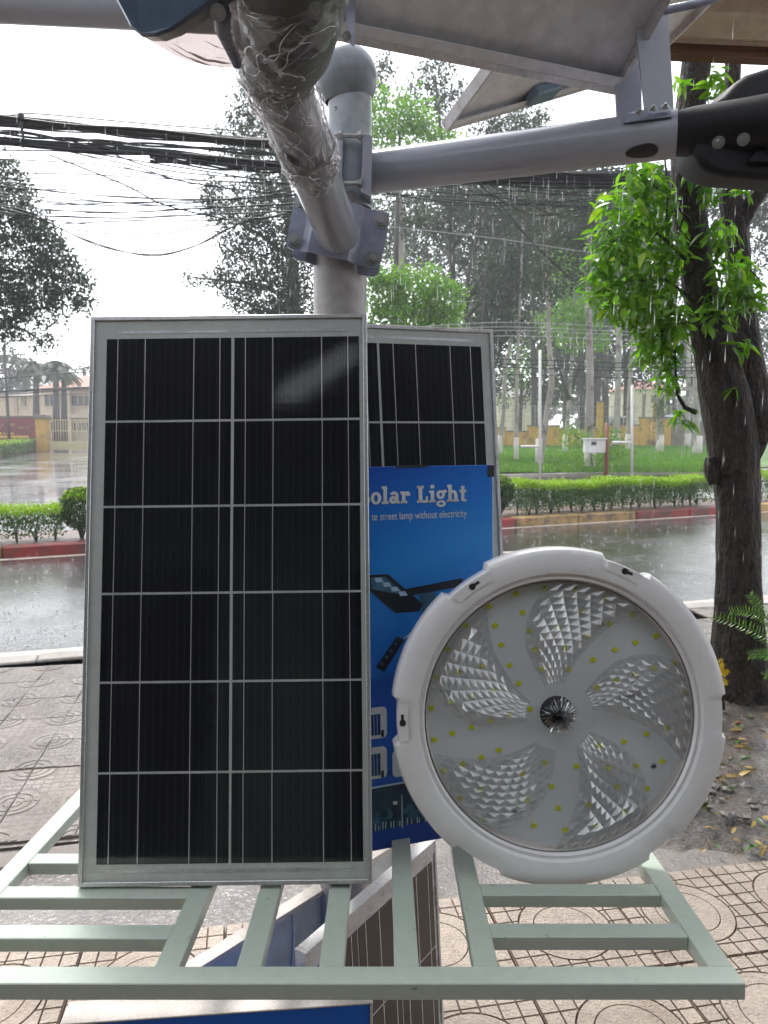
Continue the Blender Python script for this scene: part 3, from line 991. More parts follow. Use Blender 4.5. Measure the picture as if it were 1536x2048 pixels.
# flat rounded wing of the lamp, up and to the left
W = [zc(205, -120, 0.92), zc(228, -10, 0.94), zc(262, 55, 0.95), zc(285, 74, 0.955), zc(312, 74, 0.95), zc(345, 62, 0.945), zc(405, 22, 0.93), zc(520, -60, 0.90), zc(520, -200, 0.88), zc(230, -240, 0.90)]
wn_ = (W[1] - W[4]).cross(W[7] - W[4]).normalized()
if wn_.dot(EYE - W[4]) < 0:
    wn_ = -wn_
mb = MB()
n = len(W)
mb.add([p for p in W] + [p - wn_ * 0.03 for p in W] + [p * 0.94 + (sum(W, Vector()) / n) * 0.06 + wn_ * 0.006 for p in W],
       [tuple(range(2 * n, 3 * n)), tuple(range(n, 2 * n))[::-1]] + [(i, n + i, n + (i + 1) % n, (i + 1) % n) for i in range(n)] + [(2 * n + i, i, (i + 1) % n, 2 * n + (i + 1) % n) for i in range(n)])
o = mb.build('light_wing', 'darkcase', lamp1)

# plastic film round arm and lamp
film = thing('plastic_wrap', 'crumpled clear plastic film wound round the front lamp arm', 'plastic film', A1)
mb = MB()
NS, NK = 130, 96
LA1 = (A1 - A0).length
CL = [A0 + adir * (LA1 * q) for q in (0.47, 0.58, 0.78, 0.97)] + [zc(556, 120, 1.10), zc(563, 70, 1.06), zc(573, 0, 0.99), zc(582, -90, 0.92)]
CR = [AR + 0.005, AR + 0.008, AR + 0.007, AR + 0.012, AR + 0.020, AR + 0.036, AR + 0.040, AR + 0.040]
def cl_pt(u):
    q = u * (len(CL) - 1)
    i = min(int(q), len(CL) - 2)
    f = q - i
    p0_, p1_, p2_, p3_ = CL[max(i - 1, 0)], CL[i], CL[i + 1], CL[min(i + 2, len(CL) - 1)]
    c = 0.5 * ((2 * p1_) + (p2_ - p0_) * f + (2 * p0_ - 5 * p1_ + 4 * p2_ - p3_) * f * f + (3 * p1_ - p0_ - 3 * p2_ + p3_) * f ** 3)
    return c, CR[i] * (1 - f) + CR[i + 1] * f
aa = adir.cross(RT).normalized()
bb = adir.cross(aa)
ph = [rnd.uniform(0, 6.28) for _ in range(12)]
def film_pt(u, a, lift=0.0):
    c, r0 = cl_pt(u)
    w = 0
    for q, (fk, fu, am) in enumerate(((4, 23, 0.0020), (7, -41, 0.0018), (11, 67, 0.0014), (17, -90, 0.0010), (26, 140, 0.0007))):
        w += am * (1 - 2 * abs(math.sin(0.5 * (fk * a + fu * u + ph[q] + 1.5 * math.sin(3 * a + u * 14)))))
    pinch = -0.005 * math.exp(-((u - 0.15) / 0.014) ** 2) - 0.006 * math.exp(-((u - 0.50) / 0.02) ** 2)
    edge = (0.014 * math.sin(3 * a + 1) + 0.008 * math.sin(8 * a) + 0.005 * math.sin(17 * a)) * max(0, 1 - u * 14)
    return c + adir * edge + (aa * math.cos(a) + bb * math.sin(a)) * (max(AR + 0.0012, r0 + w * 1.1 + pinch) + lift)
vs, fs = [], []
for i in range(NS + 1):
    for k in range(NK):
        vs.append(film_pt(i / NS, 2 * math.pi * k / NK))
for i in range(NS):
    for k in range(NK):
        k2 = (k + 1) % NK
        fs.append((i * NK + k, i * NK + k2, (i + 1) * NK + k2, (i + 1) * NK + k))
mb.add(vs, fs)
mb.build('sleeve', 'film', film, smooth=True)
# stretched sheet between lamp wing and socket
mb = MB()
c0 = [zc(285, 72, 0.95), zc(330, 68, 0.945), zc(400, 24, 0.93), zc(440, -30, 0.92)]
c1 = [zc(480, 136, 1.02), zc(490, 110, 1.0), zc(480, 60, 0.96), zc(470, -20, 0.92)]
nu, nv = 30, 24
def lerp_list(L, t):
    s = t * (len(L) - 1)
    i = min(int(s), len(L) - 2)
    return L[i].lerp(L[i + 1], s - i)
vs, fs = [], []
for i in range(nu + 1):
    for j in range(nv + 1):
        p = lerp_list(c0, j / nv).lerp(lerp_list(c1, j / nv), i / nu)
        s = math.sin(math.pi * i / nu)
        p = p + Vector((0, 0.006 * s * math.sin(j * 1.9 + i * 0.25) + 0.004 * s * math.sin(j * 3.7 - i * 0.3), -0.012 * s))
        vs.append(p)
for i in range(nu):
    for j in range(nv):
        a = i * (nv + 1) + j
        fs.append((a, a + 1, a + nv + 2, a + nv + 1))
mb.add(vs, fs)
mb.build('stretched_sheet', 'filmthin', film, smooth=True)
mb = MB()
for k in range(420):
    u, a = rnd.random() ** 1.3, rnd.uniform(0, 2 * math.pi)
    du, da = rnd.uniform(-0.16, 0.16), rnd.uniform(-0.9, 0.9)
    if rnd.random() < 0.4:
        u = rnd.choice((0.15, 0.50)) + rnd.uniform(-0.02, 0.02)
        du, da = rnd.choice((-1, 1)) * rnd.uniform(0.04, 0.16), rnd.uniform(-0.4, 0.4)
    n_ = 10
    pts = [film_pt(min(1, max(0.0, u + du * q / n_)), a + da * q / n_ + 0.08 * math.sin(q * 0.7 + k), 0.0006) for q in range(n_ + 1)]
    w_ = rnd.uniform(0.0003, 0.0013)
    mb.tube(pts, [w_ * (0.25 + math.sin(math.pi * q / n_)) for q in range(n_ + 1)], 4)
tag(mb.build('creases', 'crease', film, smooth=True), kind='stuff')
for uu, tl in ((0.15, 0.025), (0.50, 0.02)):
    mb = MB()
    for q in range(4):
        mb.tube([film_pt(uu + tl * math.cos(2 * math.pi * k / 36 + 2.2) + 0.004 * q, 2 * math.pi * k / 36, 0.0015 + 0.001 * (q % 2)) for k in range(37)], 0.0012, 5)
    mb.build('twisted_band', 'crease', film, smooth=True)

# ------------------------------------------------------------------ ARM 2: to the right
C0, C1 = zc(742, 345, 1.70), zc(1352, 268, 1.50)
d2 = (C1 - C0).normalized()
arm2 = thing('lamp_arm', 'long grey tube arm clamped to the post and running to the black lamp', 'lamp arm', C0)
A2R = 0.046
mb = MB()
mb.tube([C0 - d2 * 0.005, C1], A2R, 48, cap=False)
mb.tube([C1 + d2 * 0.0005, C1 - d2 * 0.08], A2R - 0.004, 48, cap=False)
mb.build('tube', 'arm', arm2, smooth=40)
# clamp plates with flanges round the neck
for (xa, ya, xb, yb, dx) in ((727, 268, 745, 392, 0), (681, 262, 686, 392, 0)):
    pts = [at(xa, ya, POLE_Y - 0.075), at(xb, ya + 4, POLE_Y - 0.075), at(xb - 4, yb, POLE_Y - 0.075), at(xa - 6, yb - 8, POLE_Y - 0.075)]
    mb = MB()
    mb.add(pts + [p + Vector((0, 0.11, 0)) for p in pts], [(0, 3, 2, 1), (4, 5, 6, 7), (0, 1, 5, 4), (1, 2, 6, 5), (2, 3, 7, 6), (3, 0, 4, 7)])
    mb.build('clamp_plate', 'arm', arm2)
for py in (271, 366):
    mb = MB()
    p0_, p1_ = at(668, py, POLE_Y - 0.07), at(740, py + 1, POLE_Y - 0.07)
    mb.tube([p0_ + (p1_ - p0_) * k / 40 for k in range(41)], [0.0052 if k % 2 else 0.0042 for k in range(41)], 10)
    mb.build('threaded_rod', 'bolt', arm2, smooth=True)
    hex_bolt('nut', at(724, py, POLE_Y - 0.07), (-1, 0, 0), 0.0095, 0.009, arm2)
    hex_bolt('nut', at(684, py, POLE_Y - 0.07), (-1, 0, 0), 0.0095, 0.009, arm2)
# welded end cup between clamp and tube
mb = MB()
q2 = d2.to_track_quat('Z', 'Y').to_matrix().to_4x4()
mb.lathe([(A2R + 0.0004, -0.01), (A2R + 0.004, 0.0), (A2R + 0.0004, 0.008)], 40, Matrix.Translation(C0 + d2 * 0.006) @ q2)
mb.build('weld', 'arm', arm2, smooth=True)
# dark drain slot below the end
def arm2_pt(s, ang, r=A2R):
    n0 = Vector((0, 0, 1)).cross(d2).normalized()
    n1 = d2.cross(n0)
    return C0 + d2 * s + (n0 * math.cos(ang) + n1 * math.sin(ang)) * r
L2 = (C1 - C0).length
mb = MB()
K = 20
pts = [arm2_pt(L2 - 0.055 + 0.042 * math.cos(2 * math.pi * k / K) * (1.0 if math.cos(2 * math.pi * k / K) < 0 else 0.5), -2.25 + 0.34 * math.sin(2 * math.pi * k / K), A2R + 0.001) for k in range(K)]
mb.add(pts + [arm2_pt(L2 - 0.055, -2.25, A2R + 0.001)], [(k, (k + 1) % K, K) for k in range(K)])
mb.build('drain_slot', 'dark', arm2)

# black lamp on the end of arm 2
lamp2 = thing('street_lamp_head', 'black street lamp housing with two screws at the end of the long arm', 'street lamp', C1)
mb = MB()
mb.tube([C1 - d2 * 0.012, C1 + d2 * 0.03, C1 + d2 * 0.12, C1 + d2 * 0.30], [A2R - 0.006, A2R + 0.000, A2R + 0.003, A2R + 0.012], 32)
mb.build('socket', 'black', lamp2, smooth=50)
D = 1.46
hp = [zc(x, y, D) for x, y in ((1388, 226), (1420, 208), (1450, 188), (1472, 164), (1496, 146), (1560, 126), (1760, 90), (1760, 385), (1560, 360), (1450, 352), (1415, 340), (1392, 318))]
mb = MB()
n = len(hp)
back = Vector((0, 0.11, 0.01))
mb.add([p + Vector((0, 0.0, 0)) for p in hp] + [p + back for p in hp], [tuple(range(n)), tuple(range(n, 2 * n))[::-1]] + [(i, n + i, n + (i + 1) % n, (i + 1) % n) for i in range(n)])
ho = mb.build('housing', 'black', lamp2)
bv = ho.modifiers.new('soft edges', 'BEVEL')
bv.width = 0.016
bv.segments = 4
bv.limit_method = 'ANGLE'
bv.angle_limit = R(40)
ho.data.shade_smooth()
for px, py in ((1437, 285), (1487, 279)):
    c = zc(px, py, D - 0.058)
    hex_bolt('screw', c, EYE - c, 0.0085, 0.006, lamp2)
mb = MB()
pp = [zc(1497, 322, D - 0.012), zc(1515, 300, D - 0.012), zc(1600, 275, D - 0.012), zc(1600, 325, D - 0.012)]
mb.add(pp + [p + Vector((0, 0.02, 0)) for p in pp], [(0, 1, 2, 3), (0, 4, 5, 1), (1, 5, 6, 2), (2, 6, 7, 3), (3, 7, 4, 0)])
mb.build('hinge_cover', 'black', lamp2)

# ------------------------------------------------------------------ SOLAR PANELS
def solar_panel(name, label, cat, mx, W, H, T, rows, cell_w, lm, bm, rowp, fr=0.008, frame='alu', ribbons=(0.09, 0.31, 0.70, 0.91), group=None, glass='glass', cols=2, colgap=0.005, gaph=0.0045, sheet_m='backsheet', bars=True):
    """local x along the width, y up the panel, z out of the front"""
    root = thing(name, label, cat, group=group, mx=mx)
    b = 0.0008
    MB().box((0, 0, -T), (fr, H, 0), bev=b).build('frame_rail', frame, root, local=True)
    MB().box((W - fr, 0, -T), (W, H, 0), bev=b).build('frame_rail', frame, root, local=True)
    MB().box((fr, 0, -T), (W - fr, fr, -0.0003), bev=b).build('frame_rail', frame, root, local=True)
    MB().box((fr, H - fr, -T), (W - fr, H, -0.0003), bev=b).build('frame_rail', frame, root, local=True)
    MB().box((fr, fr, -0.008), (W - fr, H - fr, -0.0045)).build('backsheet', sheet_m, root, local=True)
    ch = rowp - gaph
    mb = MB()
    e = 0.003
    mb.prism([(0, 0), (cell_w, 0), (cell_w, ch), (0, ch)], 0, 0.0007)
    cme = mb.mesh('cell', 'cell')
    rb = MB().box((-0.0008, 0, 0), (0.0008, ch + gaph * 0.5, 0.0005)).mesh('ribbon', 'ribbon')
    for r in range(rows):
        for c in range(cols):
            o = link('cell', cme, root, True)
            x = lm + c * (cell_w + colgap)
            o.location = (x + rnd.uniform(-0.0006, 0.0006), bm + r * rowp, -0.0045)
            o.rotation_euler = (0, 0, rnd.uniform(-0.0015, 0.0015))
            for q in ribbons:
                k = link('ribbon', rb, o, True)
                k.location = (q * cell_w, -gaph * 0.25, 0.0007)
                k.rotation_euler = (0, 0, rnd.uniform(-0.003, 0.003))
    if bars:
        x1 = lm + cols * cell_w + (cols - 1) * colgap
        xm = lm + cell_w
        for (a, bq, y) in ((lm + 0.02, x1 - 0.022, bm - 0.016), (lm + 0.022, xm - 0.008, bm + rows * rowp + 0.006), (xm + 0.015, x1 - 0.022, bm + rows * rowp + 0.006)):
            MB().box((a, y, -0.0045), (bq, y + 0.006, -0.0038)).build('bus_strip', 'ribbon', root, local=True)
    g = MB()
    g.add([(fr * 0.6, fr * 0.6, -0.0018), (W - fr * 0.6, fr * 0.6, -0.0018), (W - fr * 0.6, H - fr * 0.6, -0.0018), (fr * 0.6, H - fr * 0.6, -0.0018)], [(0, 1, 2, 3)])
    g.build('glass', glass, root, local=True)
    return root

def frame_mx(o, x, y):
    x = Vector(x).normalized()
    y = Vector(y)
    y = (y - x * y.dot(x)).normalized()
    m = Matrix((x, y, x.cross(y))).transposed().to_4x4()
    m.translation = o
    return m

bl, brr = zc(155, 1775, 1.38), zc(741, 1768, 1.38)
tl_, tr_ = zc(187, 628, 1.475), zc(737, 632, 1.475)
P1M = frame_mx(bl, brr - bl, tl_ - bl)
P1W, P1H = (brr - bl).length, ((tl_ - bl).length + (tr_ - brr).length) / 2
P1W += 0.0035
lm_ = on_plane(213, 672, P1M)[0]
b0 = on_plane(450, 1728, P1M)[1]
t0_ = on_plane(450, 670, P1M)[1]
rowp = (t0_ - b0) / 6
cw = on_plane(465, 700, P1M)[0] - on_plane(212, 700, P1M)[0]
print('panel1', P1W, P1H, lm_, b0, rowp, cw)
solar_panel('solar_panel', 'large clean solar panel leaning in front with a silver frame', 'solar panel', P1M, P1W, P1H, 0.028, 6, 0.248, lm_, b0, rowp)

PY2 = R(18)
tl2 = zc(740, 648, 1.60)
dirx = Vector((math.cos(PY2), math.sin(PY2), 0))
diry = (Vector((-math.sin(PY2) * math.sin(R(8)), math.cos(PY2) * math.sin(R(8)), math.cos(R(8)))))
H2 = 1.06
W2 = 0.50
# its right edge at pixel 985
P2M = frame_mx(tl2, dirx, diry)
xr = on_plane(986, 662, P2M)[0]
o2 = tl2 + dirx * (xr - W2) - P2M.to_3x3() @ Vector((0, H2, 0))
P2M = frame_mx(o2, dirx, diry)
cr = on_plane(967, 760, P2M)[0]
cl = on_plane(763, 760, P2M)[0]
r1 = on_plane(860, 685, P2M)[1]
r2 = on_plane(860, 842, P2M)[1]
rp = r1 - r2
cw2 = cr - cl
print('panel2', cw2, rp, r1)
solar_panel('solar_panel', 'scuffed solar panel standing behind the blue carton', 'solar panel', P2M, W2, H2, 0.028, 6, cw2, cl - cw2 - 0.006, r1 - 6 * rp, rp, frame='aluworn', ribbons=(0.13, 0.345, 0.685, 0.89), colgap=0.006)

# ------------------------------------------------------------------ BLUE CARTON
bxo = zc(740, 1000, 1.50)
BY = R(18)
bdx = Vector((math.cos(BY), math.sin(BY), 0))
ln = R(2.5)
bdy = Vector((-math.sin(BY) * math.sin(ln), math.cos(BY) * math.sin(ln), math.cos(ln)))
BM = frame_mx(bxo, bdx, bdy)
bx1 = on_plane(986, 1100, BM)[0]
by1 = on_plane(860, 932, BM)[1]
by0 = on_plane(745, 1703, BM)[1]
bx0 = bx1 - 0.36
BD = 0.048
box = thing('carton', 'blue printed solar light carton with white lettering behind the round light', 'carton', mx=BM)
mb = MB()
mb.box((bx0, by0, -BD), (bx1, by1, 0), bev=0.0015)
def print_mat():
    m = bpy.data.materials.new('printed blue card')
    m.use_nodes = True
    t = m.node_tree
    p = t.nodes['Principled BSDF']
    co = nn(t, 'ShaderNodeTexCoord').outputs['Object']
    sx = nn(t, 'ShaderNodeSeparateXYZ')
    t.links.new(co, sx.inputs[0])
    mr = nn(t, 'ShaderNodeMapRange')
    t.links.new(sx.outputs[1], mr.inputs[0])
    mr.inputs[1].default_value = by0
    mr.inputs[2].default_value = by1
    # slanting ink blend across the card
    md = nn(t, 'ShaderNodeMath', operation='MULTIPLY_ADD')
    t.links.new(sx.outputs[0], md.inputs[0])
    md.inputs[1].default_value = -0.35
    t.links.new(mr.outputs[0], md.inputs[2])
    cr = nn(t, 'ShaderNodeValToRGB')
    t.links.new(md.outputs[0], cr.inputs[0])
    e = cr.color_ramp.elements
    e[0].position, e[0].color = 0.0, (0.002, 0.05, 0.33, 1)
    e[1].position, e[1].color = 1.0, (0.002, 0.07, 0.42, 1)
    for pos, c in ((0.28, (0.003, 0.10, 0.50, 1)), (0.44, (0.002, 0.075, 0.40, 1)), (0.47, (0.004, 0.13, 0.52, 1)), (0.72, (0.006, 0.21, 0.62, 1)), (0.88, (0.004, 0.14, 0.54, 1))):
        q = e.new(pos)
        q.color = c
    t.links.new(cr.outputs[0], p.inputs['Base Color'])
    p.inputs['Roughness'].default_value = 0.35
    return m
MAT['cardprint'] = print_mat()
mb.build('body', 'cardprint', box, local=True)
def bp(px, py):
    return on_plane(px, py, BM)
def patch(name, pts, mat, z=0.0006, h=0.0004, parent=box, mxf=bp, mi=0):
    m_ = MB()
    m_.prism([mxf(*p) for p in pts], z, z + h)
    # make sure the polygon faces out
    return m_.build(name, mat, parent, local=True)
def rpatch(name, x0, y0, x1, y1, rad, mat, z):
    pts = []
    for cx, cy, a0 in ((x1 - rad, y1 - rad, 0), (x0 + rad, y1 - rad, 90), (x0 + rad, y0 + rad, 180), (x1 - rad, y0 + rad, 270)):
        for k in range(6):
            a = R(a0 + 18 * k)
            pts.append((cx + rad * math.cos(a), cy + rad * math.sin(a)))
    m_ = MB()
    m_.prism(pts, z, z + 0.0004)
    return m_.build(name, mat, box, local=True)
# slab serif heading
def letters(u, x, y, txt, z, name, mat):
    """slab serif capitals and small letters from stems, slabs and bowls; u = cap height"""
    m_ = MB()
    st, sf = 0.215 * u, 0.15 * u
    xh = 0.70 * u
    def rect(a, b, c, d):
        m_.prism([(a, b), (c, b), (c, d), (a, d)], z, z + 0.0004)
    def arc(cx, cy, rx, ry, th, a0, a1, n=20):
        vs, fs = [], []
        for i in range(n + 1):
            a = R(a0 + (a1 - a0) * i / n)
            tx = th
            vs += [(cx + (rx) * math.cos(a), cy + ry * math.sin(a), z + 0.0004), (cx + (rx - tx) * math.cos(a), cy + (ry - th * 0.72) * math.sin(a), z + 0.0004)]
        for i in range(n):
            fs.append((2 * i, 2 * i + 2, 2 * i + 3, 2 * i + 1))
        m_.add(vs, fs)
    X = x
    for ch in txt:
        if ch == 'S':
            w = 0.66 * u
            arc(X + w / 2, y + 0.73 * u, w / 2, 0.27 * u, st, 20, 270)
            arc(X + w / 2, y + 0.27 * u, w / 2, 0.29 * u, st, -160, 90)
        elif ch == 'o':
            w = 0.64 * u
            arc(X + w / 2, y + xh / 2, w / 2, xh / 2 + 0.01 * u, st, 0, 360, 32)
        elif ch == 'l':
            w = 0.42 * u
            rect(X + 0.10 * u, y, X + 0.10 * u + st, y + 1.02 * u)
            rect(X, y, X + w - 0.01 * u, y + sf)
            rect(X, y + 1.02 * u - sf, X + 0.11 * u, y + 1.02 * u)
        elif ch == 'a':
            w = 0.66 * u
            arc(X + 0.24 * u, y + 0.22 * u, 0.24 * u, 0.22 * u, st * 0.9, 0, 360, 26)
            rect(X + 0.36 * u, y + 0.05 * u, X + 0.36 * u + st * 0.95, y + 0.5 * u)
            rect(X + 0.45 * u, y, X + 0.64 * u, y + sf)
            arc(X + 0.30 * u, y + 0.45 * u, 0.265 * u, 0.26 * u, st * 0.95, 0, 160, 16)
        elif ch == 'r':
            w = 0.56 * u
            rect(X + 0.08 * u, y, X + 0.08 * u + st, y + xh)
            rect(X, y, X + 0.40 * u, y + sf)
            rect(X, y + xh - sf, X + 0.1 * u, y + xh)
            arc(X + 0.42 * u, y + xh * 0.58, 0.2 * u, xh * 0.42, st, 10, 165, 14)
        elif ch == 'L':
            w = 0.72 * u
            rect(X + 0.09 * u, y, X + 0.09 * u + st * 1.1, y + u)
            rect(X, y + u - sf, X + 0.42 * u, y + u)
            rect(X, y, X + 0.68 * u, y + sf)
            rect(X + 0.53 * u, y + sf, X + 0.68 * u, y + 0.36 * u)
        elif ch == 'i':
            w = 0.42 * u
            rect(X + 0.1 * u, y, X + 0.1 * u + st, y + xh)
            rect(X, y, X + w - 0.01 * u, y + sf)
            rect(X, y + xh - sf, X + 0.11 * u, y + xh)
            rect(X + 0.09 * u, y + 0.82 * u, X + 0.11 * u + st, y + 1.03 * u)
        elif ch == 'g':
            w = 0.66 * u
            arc(X + 0.27 * u, y + 0.45 * u, 0.27 * u, 0.26 * u, st * 0.9, 0, 360, 26)
            arc(X + 0.30 * u, y - 0.08 * u, 0.30 * u, 0.2 * u, st * 0.8, 0, 360, 26)
            rect(X + 0.44 * u, y + xh - sf, X + 0.66 * u, y + xh + 0.02 * u)
        elif ch == 'h':
            w = 0.76 * u
            rect(X + 0.08 * u, y, X + 0.08 * u + st, y + 1.02 * u)
            rect(X, y, X + 0.36 * u, y + sf)
            rect(X, y + 1.02 * u - sf, X + 0.1 * u, y + 1.02 * u)
            arc(X + 0.38 * u, y + xh * 0.55, 0.27 * u, xh * 0.45, st, 0, 165, 16)
            rect(X + 0.44 * u, y, X + 0.44 * u + st, y + xh * 0.56)
            rect(X + 0.40 * u, y, X + 0.74 * u, y + sf)
        elif ch == 't':
            w = 0.5 * u
            rect(X + 0.1 * u, y + 0.05 * u, X + 0.1 * u + st, y + 0.93 * u)
            rect(X, y + xh - sf, X + 0.44 * u, y + xh)
            arc(X + 0.32 * u, y + 0.17 * u, 0.2 * u, 0.18 * u, st * 0.9, 180, 330, 12)
        else:
            w = 0.40 * u
        X += w + 0.03 * u
    m_.build(name, mat, box, local=True)
    return X
tx, ty = bp(741, 1009)
ucap = (bp(870, 974)[1] - bp(870, 1010)[1])
# total width check so that the last letter ends at pixel 935
want = bp(935, 1000)[0] - tx
def text_width(s, u):
    ws = {'S': .66, 'o': .64, 'l': .42, 'a': .66, 'r': .56, 'L': .72, 'i': .42, 'g': .66, 'h': .76, 't': .5, ' ': .40}
    return sum(ws[c] + 0.03 for c in s) * u
u_ = want / text_width('olar Light', 1.0)
letters(u_, tx - text_width('S', u_), ty, 'Solar Light', 0.001, 'heading', 'print_white')

def flat_text(txt, x, y, size, sx, parent, mat, z, rot=0.0, name='lettering', mirror=False):
    c = bpy.data.curves.new('t', 'FONT')
    c.body = txt
    c.size = size
    to = bpy.data.objects.new('t', c)
    COL.objects.link(to)
    bpy.context.view_layer.update()
    me = bpy.data.meshes.new_from_object(to.evaluated_get(bpy.context.evaluated_depsgraph_get()))
    bpy.data.objects.remove(to)
    me.name = name
    me.materials.clear()
    me.materials.append(MAT[mat])
    o = link(name, me, parent, True)
    o.location = (x, y, z)
    o.rotation_euler = (0, 0, rot)
    o.scale = (-sx if mirror else sx, 1, 1)
    return o, me
s0 = bp(743, 1041)
hsz = (bp(860, 1027)[1] - bp(860, 1042)[1]) / 0.70
o, me = flat_text('te street lamp without electricity', s0[0], s0[1], hsz, 1.0, box, 'print_white', 0.0012, name='subheading')
wd = max(v.co.x for v in me.vertices)
o.scale = ((bp(933, 1041)[0] - s0[0]) / wd, 1, 1)
# pictured lamp
patch('pictured_arm', [(800, 1180), (925, 1156), (925, 1172), (806, 1194)], 'print_black', 0.0008)
patch('pictured_lamp', [(738, 1150), (775, 1148), (846, 1208), (838, 1222), (790, 1226), (736, 1178)], 'print_black', 0.0010)
patch('pictured_lens', [(741, 1155), (770, 1153), (812, 1190), (742, 1178)], 'print_teal', 0.0016)
for k in range(4):
    a = (748 + k * 16, 1156 + k * 9)
    patch('pictured_chip', [(a[0], a[1]), (a[0] + 13, a[1] - 1), (a[0] + 19, a[1] + 7), (a[0] + 4, a[1] + 9)], 'print_pale', 0.0021)
patch('pictured_bracket', [(838, 1190), (870, 1178), (872, 1216), (846, 1232)], 'print_teal', 0.0007)
patch('pictured_remote', [(752, 1334), (794, 1272), (808, 1280), (768, 1344)], 'print_black', 0.0010)
for k in range(4):
    a = (790 - k * 9, 1284 + k * 13)
    patch('pictured_button', [(a[0], a[1]), (a[0] + 5, a[1] + 3), (a[0] + 2, a[1] + 8), (a[0] - 3, a[1] + 5)], 'print_teal', 0.0016)
patch('pictured_beam', [(806, 1277), (850, 1240), (838, 1268)], 'print_pale', 0.0009)
# icon cards
for (x0, y0, x1, y1) in ((700, 1484, 773, 1412), (700, 1565, 773, 1491), (785, 1555, 860, 1490)):
    a, b = bp(x0, y0), bp(x1, y1)
    rpatch('icon_card', a[0], a[1], b[0], b[1], 0.010, 'print_white', 0.0008)
    if x0 < 780:
        c, d = bp(735, y0 - 12), bp(760, y1 + 15)
        rpatch('icon_panel', c[0], c[1], d[0], d[1], 0.001, 'navy', 0.0016)
        for k in range(1, 4):
            xx = c[0] + (d[0] - c[0]) * k / 4
            MB().box((xx - 0.0006, c[1], 0.0021), (xx + 0.0006, d[1], 0.0023)).build('icon_line', 'print_pale', box, local=True)
        e = bp(762, y0 - 10)
        MB().box((e[0], e[1], 0.0014), (e[0] + 0.006, e[1] + 0.015, 0.0017)).build('icon_switch', 'print_black', box, local=True)
        q = bp(740, y1 + 12)
        flat_text('0', q[0], q[1], 0.011, 0.8, box, 'print_black', 0.0016)
# night photograph strip
patch('night_photo', [(700, 1672), (1000, 1612), (1000, 1530), (700, 1583)], 'night', 0.0008)
patch('rule', [(700, 1585), (1000, 1532), (1000, 1529), (700, 1581)], 'print_pale', 0.0014)
for k in range(34):
    x = 745 + k * 5.5 + rnd.uniform(-2, 2)
    y = 1662 - (x - 745) * 0.19
    h = rnd.uniform(5, 16)
    patch('pictured_fence', [(x - 1, y), (x + 1, y), (x + 1, y - h), (x - 1, y - h)], 'print_pale' if k % 3 else 'print_teal', 0.0012)
for k in range(12):
    x, y, r = rnd.uniform(745, 860), rnd.uniform(1625, 1645), rnd.uniform(8, 16)
    y -= (x - 745) * 0.15
    patch('pictured_tree', [(x + r * math.cos(a), y + r * 0.8 * math.sin(a)) for a in np.linspace(0, 5.6, 9)][::-1], 'print_teal', 0.0009)
patch('pictured_post', [(803, 1655), (806, 1655), (804, 1590), (802, 1590)], 'print_pale', 0.0016)
patch('pictured_glow', [(790 + 5 * math.cos(a), 1605 + 4 * math.sin(a)) for a in np.linspace(0, 5.6, 9)][::-1], 'print_white', 0.0016)
# cut hand slot in the top flap
patch('hand_slot', [(790, 936), (856, 934), (852, 929.5), (794, 930.5)], 'dark', 0.0018)
mb = MB()
a = bp(985, 933)
mb.box((a[0] - 0.012, a[1] - 0.022, -0.03), (a[0] + 0.004, a[1] + 0.0025, 0.0006))
mb.build('torn_corner', 'dark', box, local=True)

# ------------------------------------------------------------------ ROUND CEILING LIGHT
DL = R(7)
dc = zc(1119, 1431, 1.435)
DM = frame_mx(dc, (1, 0.03, 0), (0.0, math.sin(DL), math.cos(DL)))
DR = 0.5 * (on_plane(1455, 1433, DM)[0] - on_plane(785, 1433, DM)[0])
light = thing('ceiling_light', 'round white led ceiling light with clear swirl lens standing on the rack', 'ceiling light', mx=DM)
dp = lambda px, py: on_plane(px, py, DM)
def dang(px, py):
    x, y = dp(px, py)
    return math.degrees(math.atan2(y, x)) % 360
notch = [(dang(a, b), w) for a, b, w in ((930, 1155, 8.5), (1240, 1145, 8), (790, 1440, 8), (1445, 1425, 7), (1345, 1715, 6), (955, 1722, 9))]
NR = 240
def in_notch(a):
    for c, w in notch:
        d = abs((a - c + 180) % 360 - 180)
        if d < w:
            return True
    return False
prof = [(0.800, -0.035), (0.803, 0.006), (0.815, 0.011), (0.828, 0.009), (0.836, 0.009), (0.846, 0.017), (0.880, 0.020), (0.960, 0.019), (0.985, 0.014), (0.997, 0.004), (1.0, -0.012), (1.0, -0.032), (0.96, -0.036)]
vs, fs = [], []
for k in range(NR):
    a = 360 * k / NR
    nt = in_notch(a)
    for r, z in prof:
        rr, zz = r * DR, z
        if nt and r > 0.95:
            rr = min(rr, 0.965 * DR)
            if z > -0.02:
                zz = z - 0.006
        vs.append((rr * math.cos(R(a)), rr * math.sin(R(a)), zz))
m_ = len(prof)
for k in range(NR):
    k2 = (k + 1) % NR
    for i in range(m_ - 1):
        fs.append((k * m_ + i, k2 * m_ + i, k2 * m_ + i + 1, k * m_ + i + 1))
mb = MB()
mb.add(vs, [f[::-1] for f in fs])
mb.build('rim', 'white', light, smooth=35, local=True)
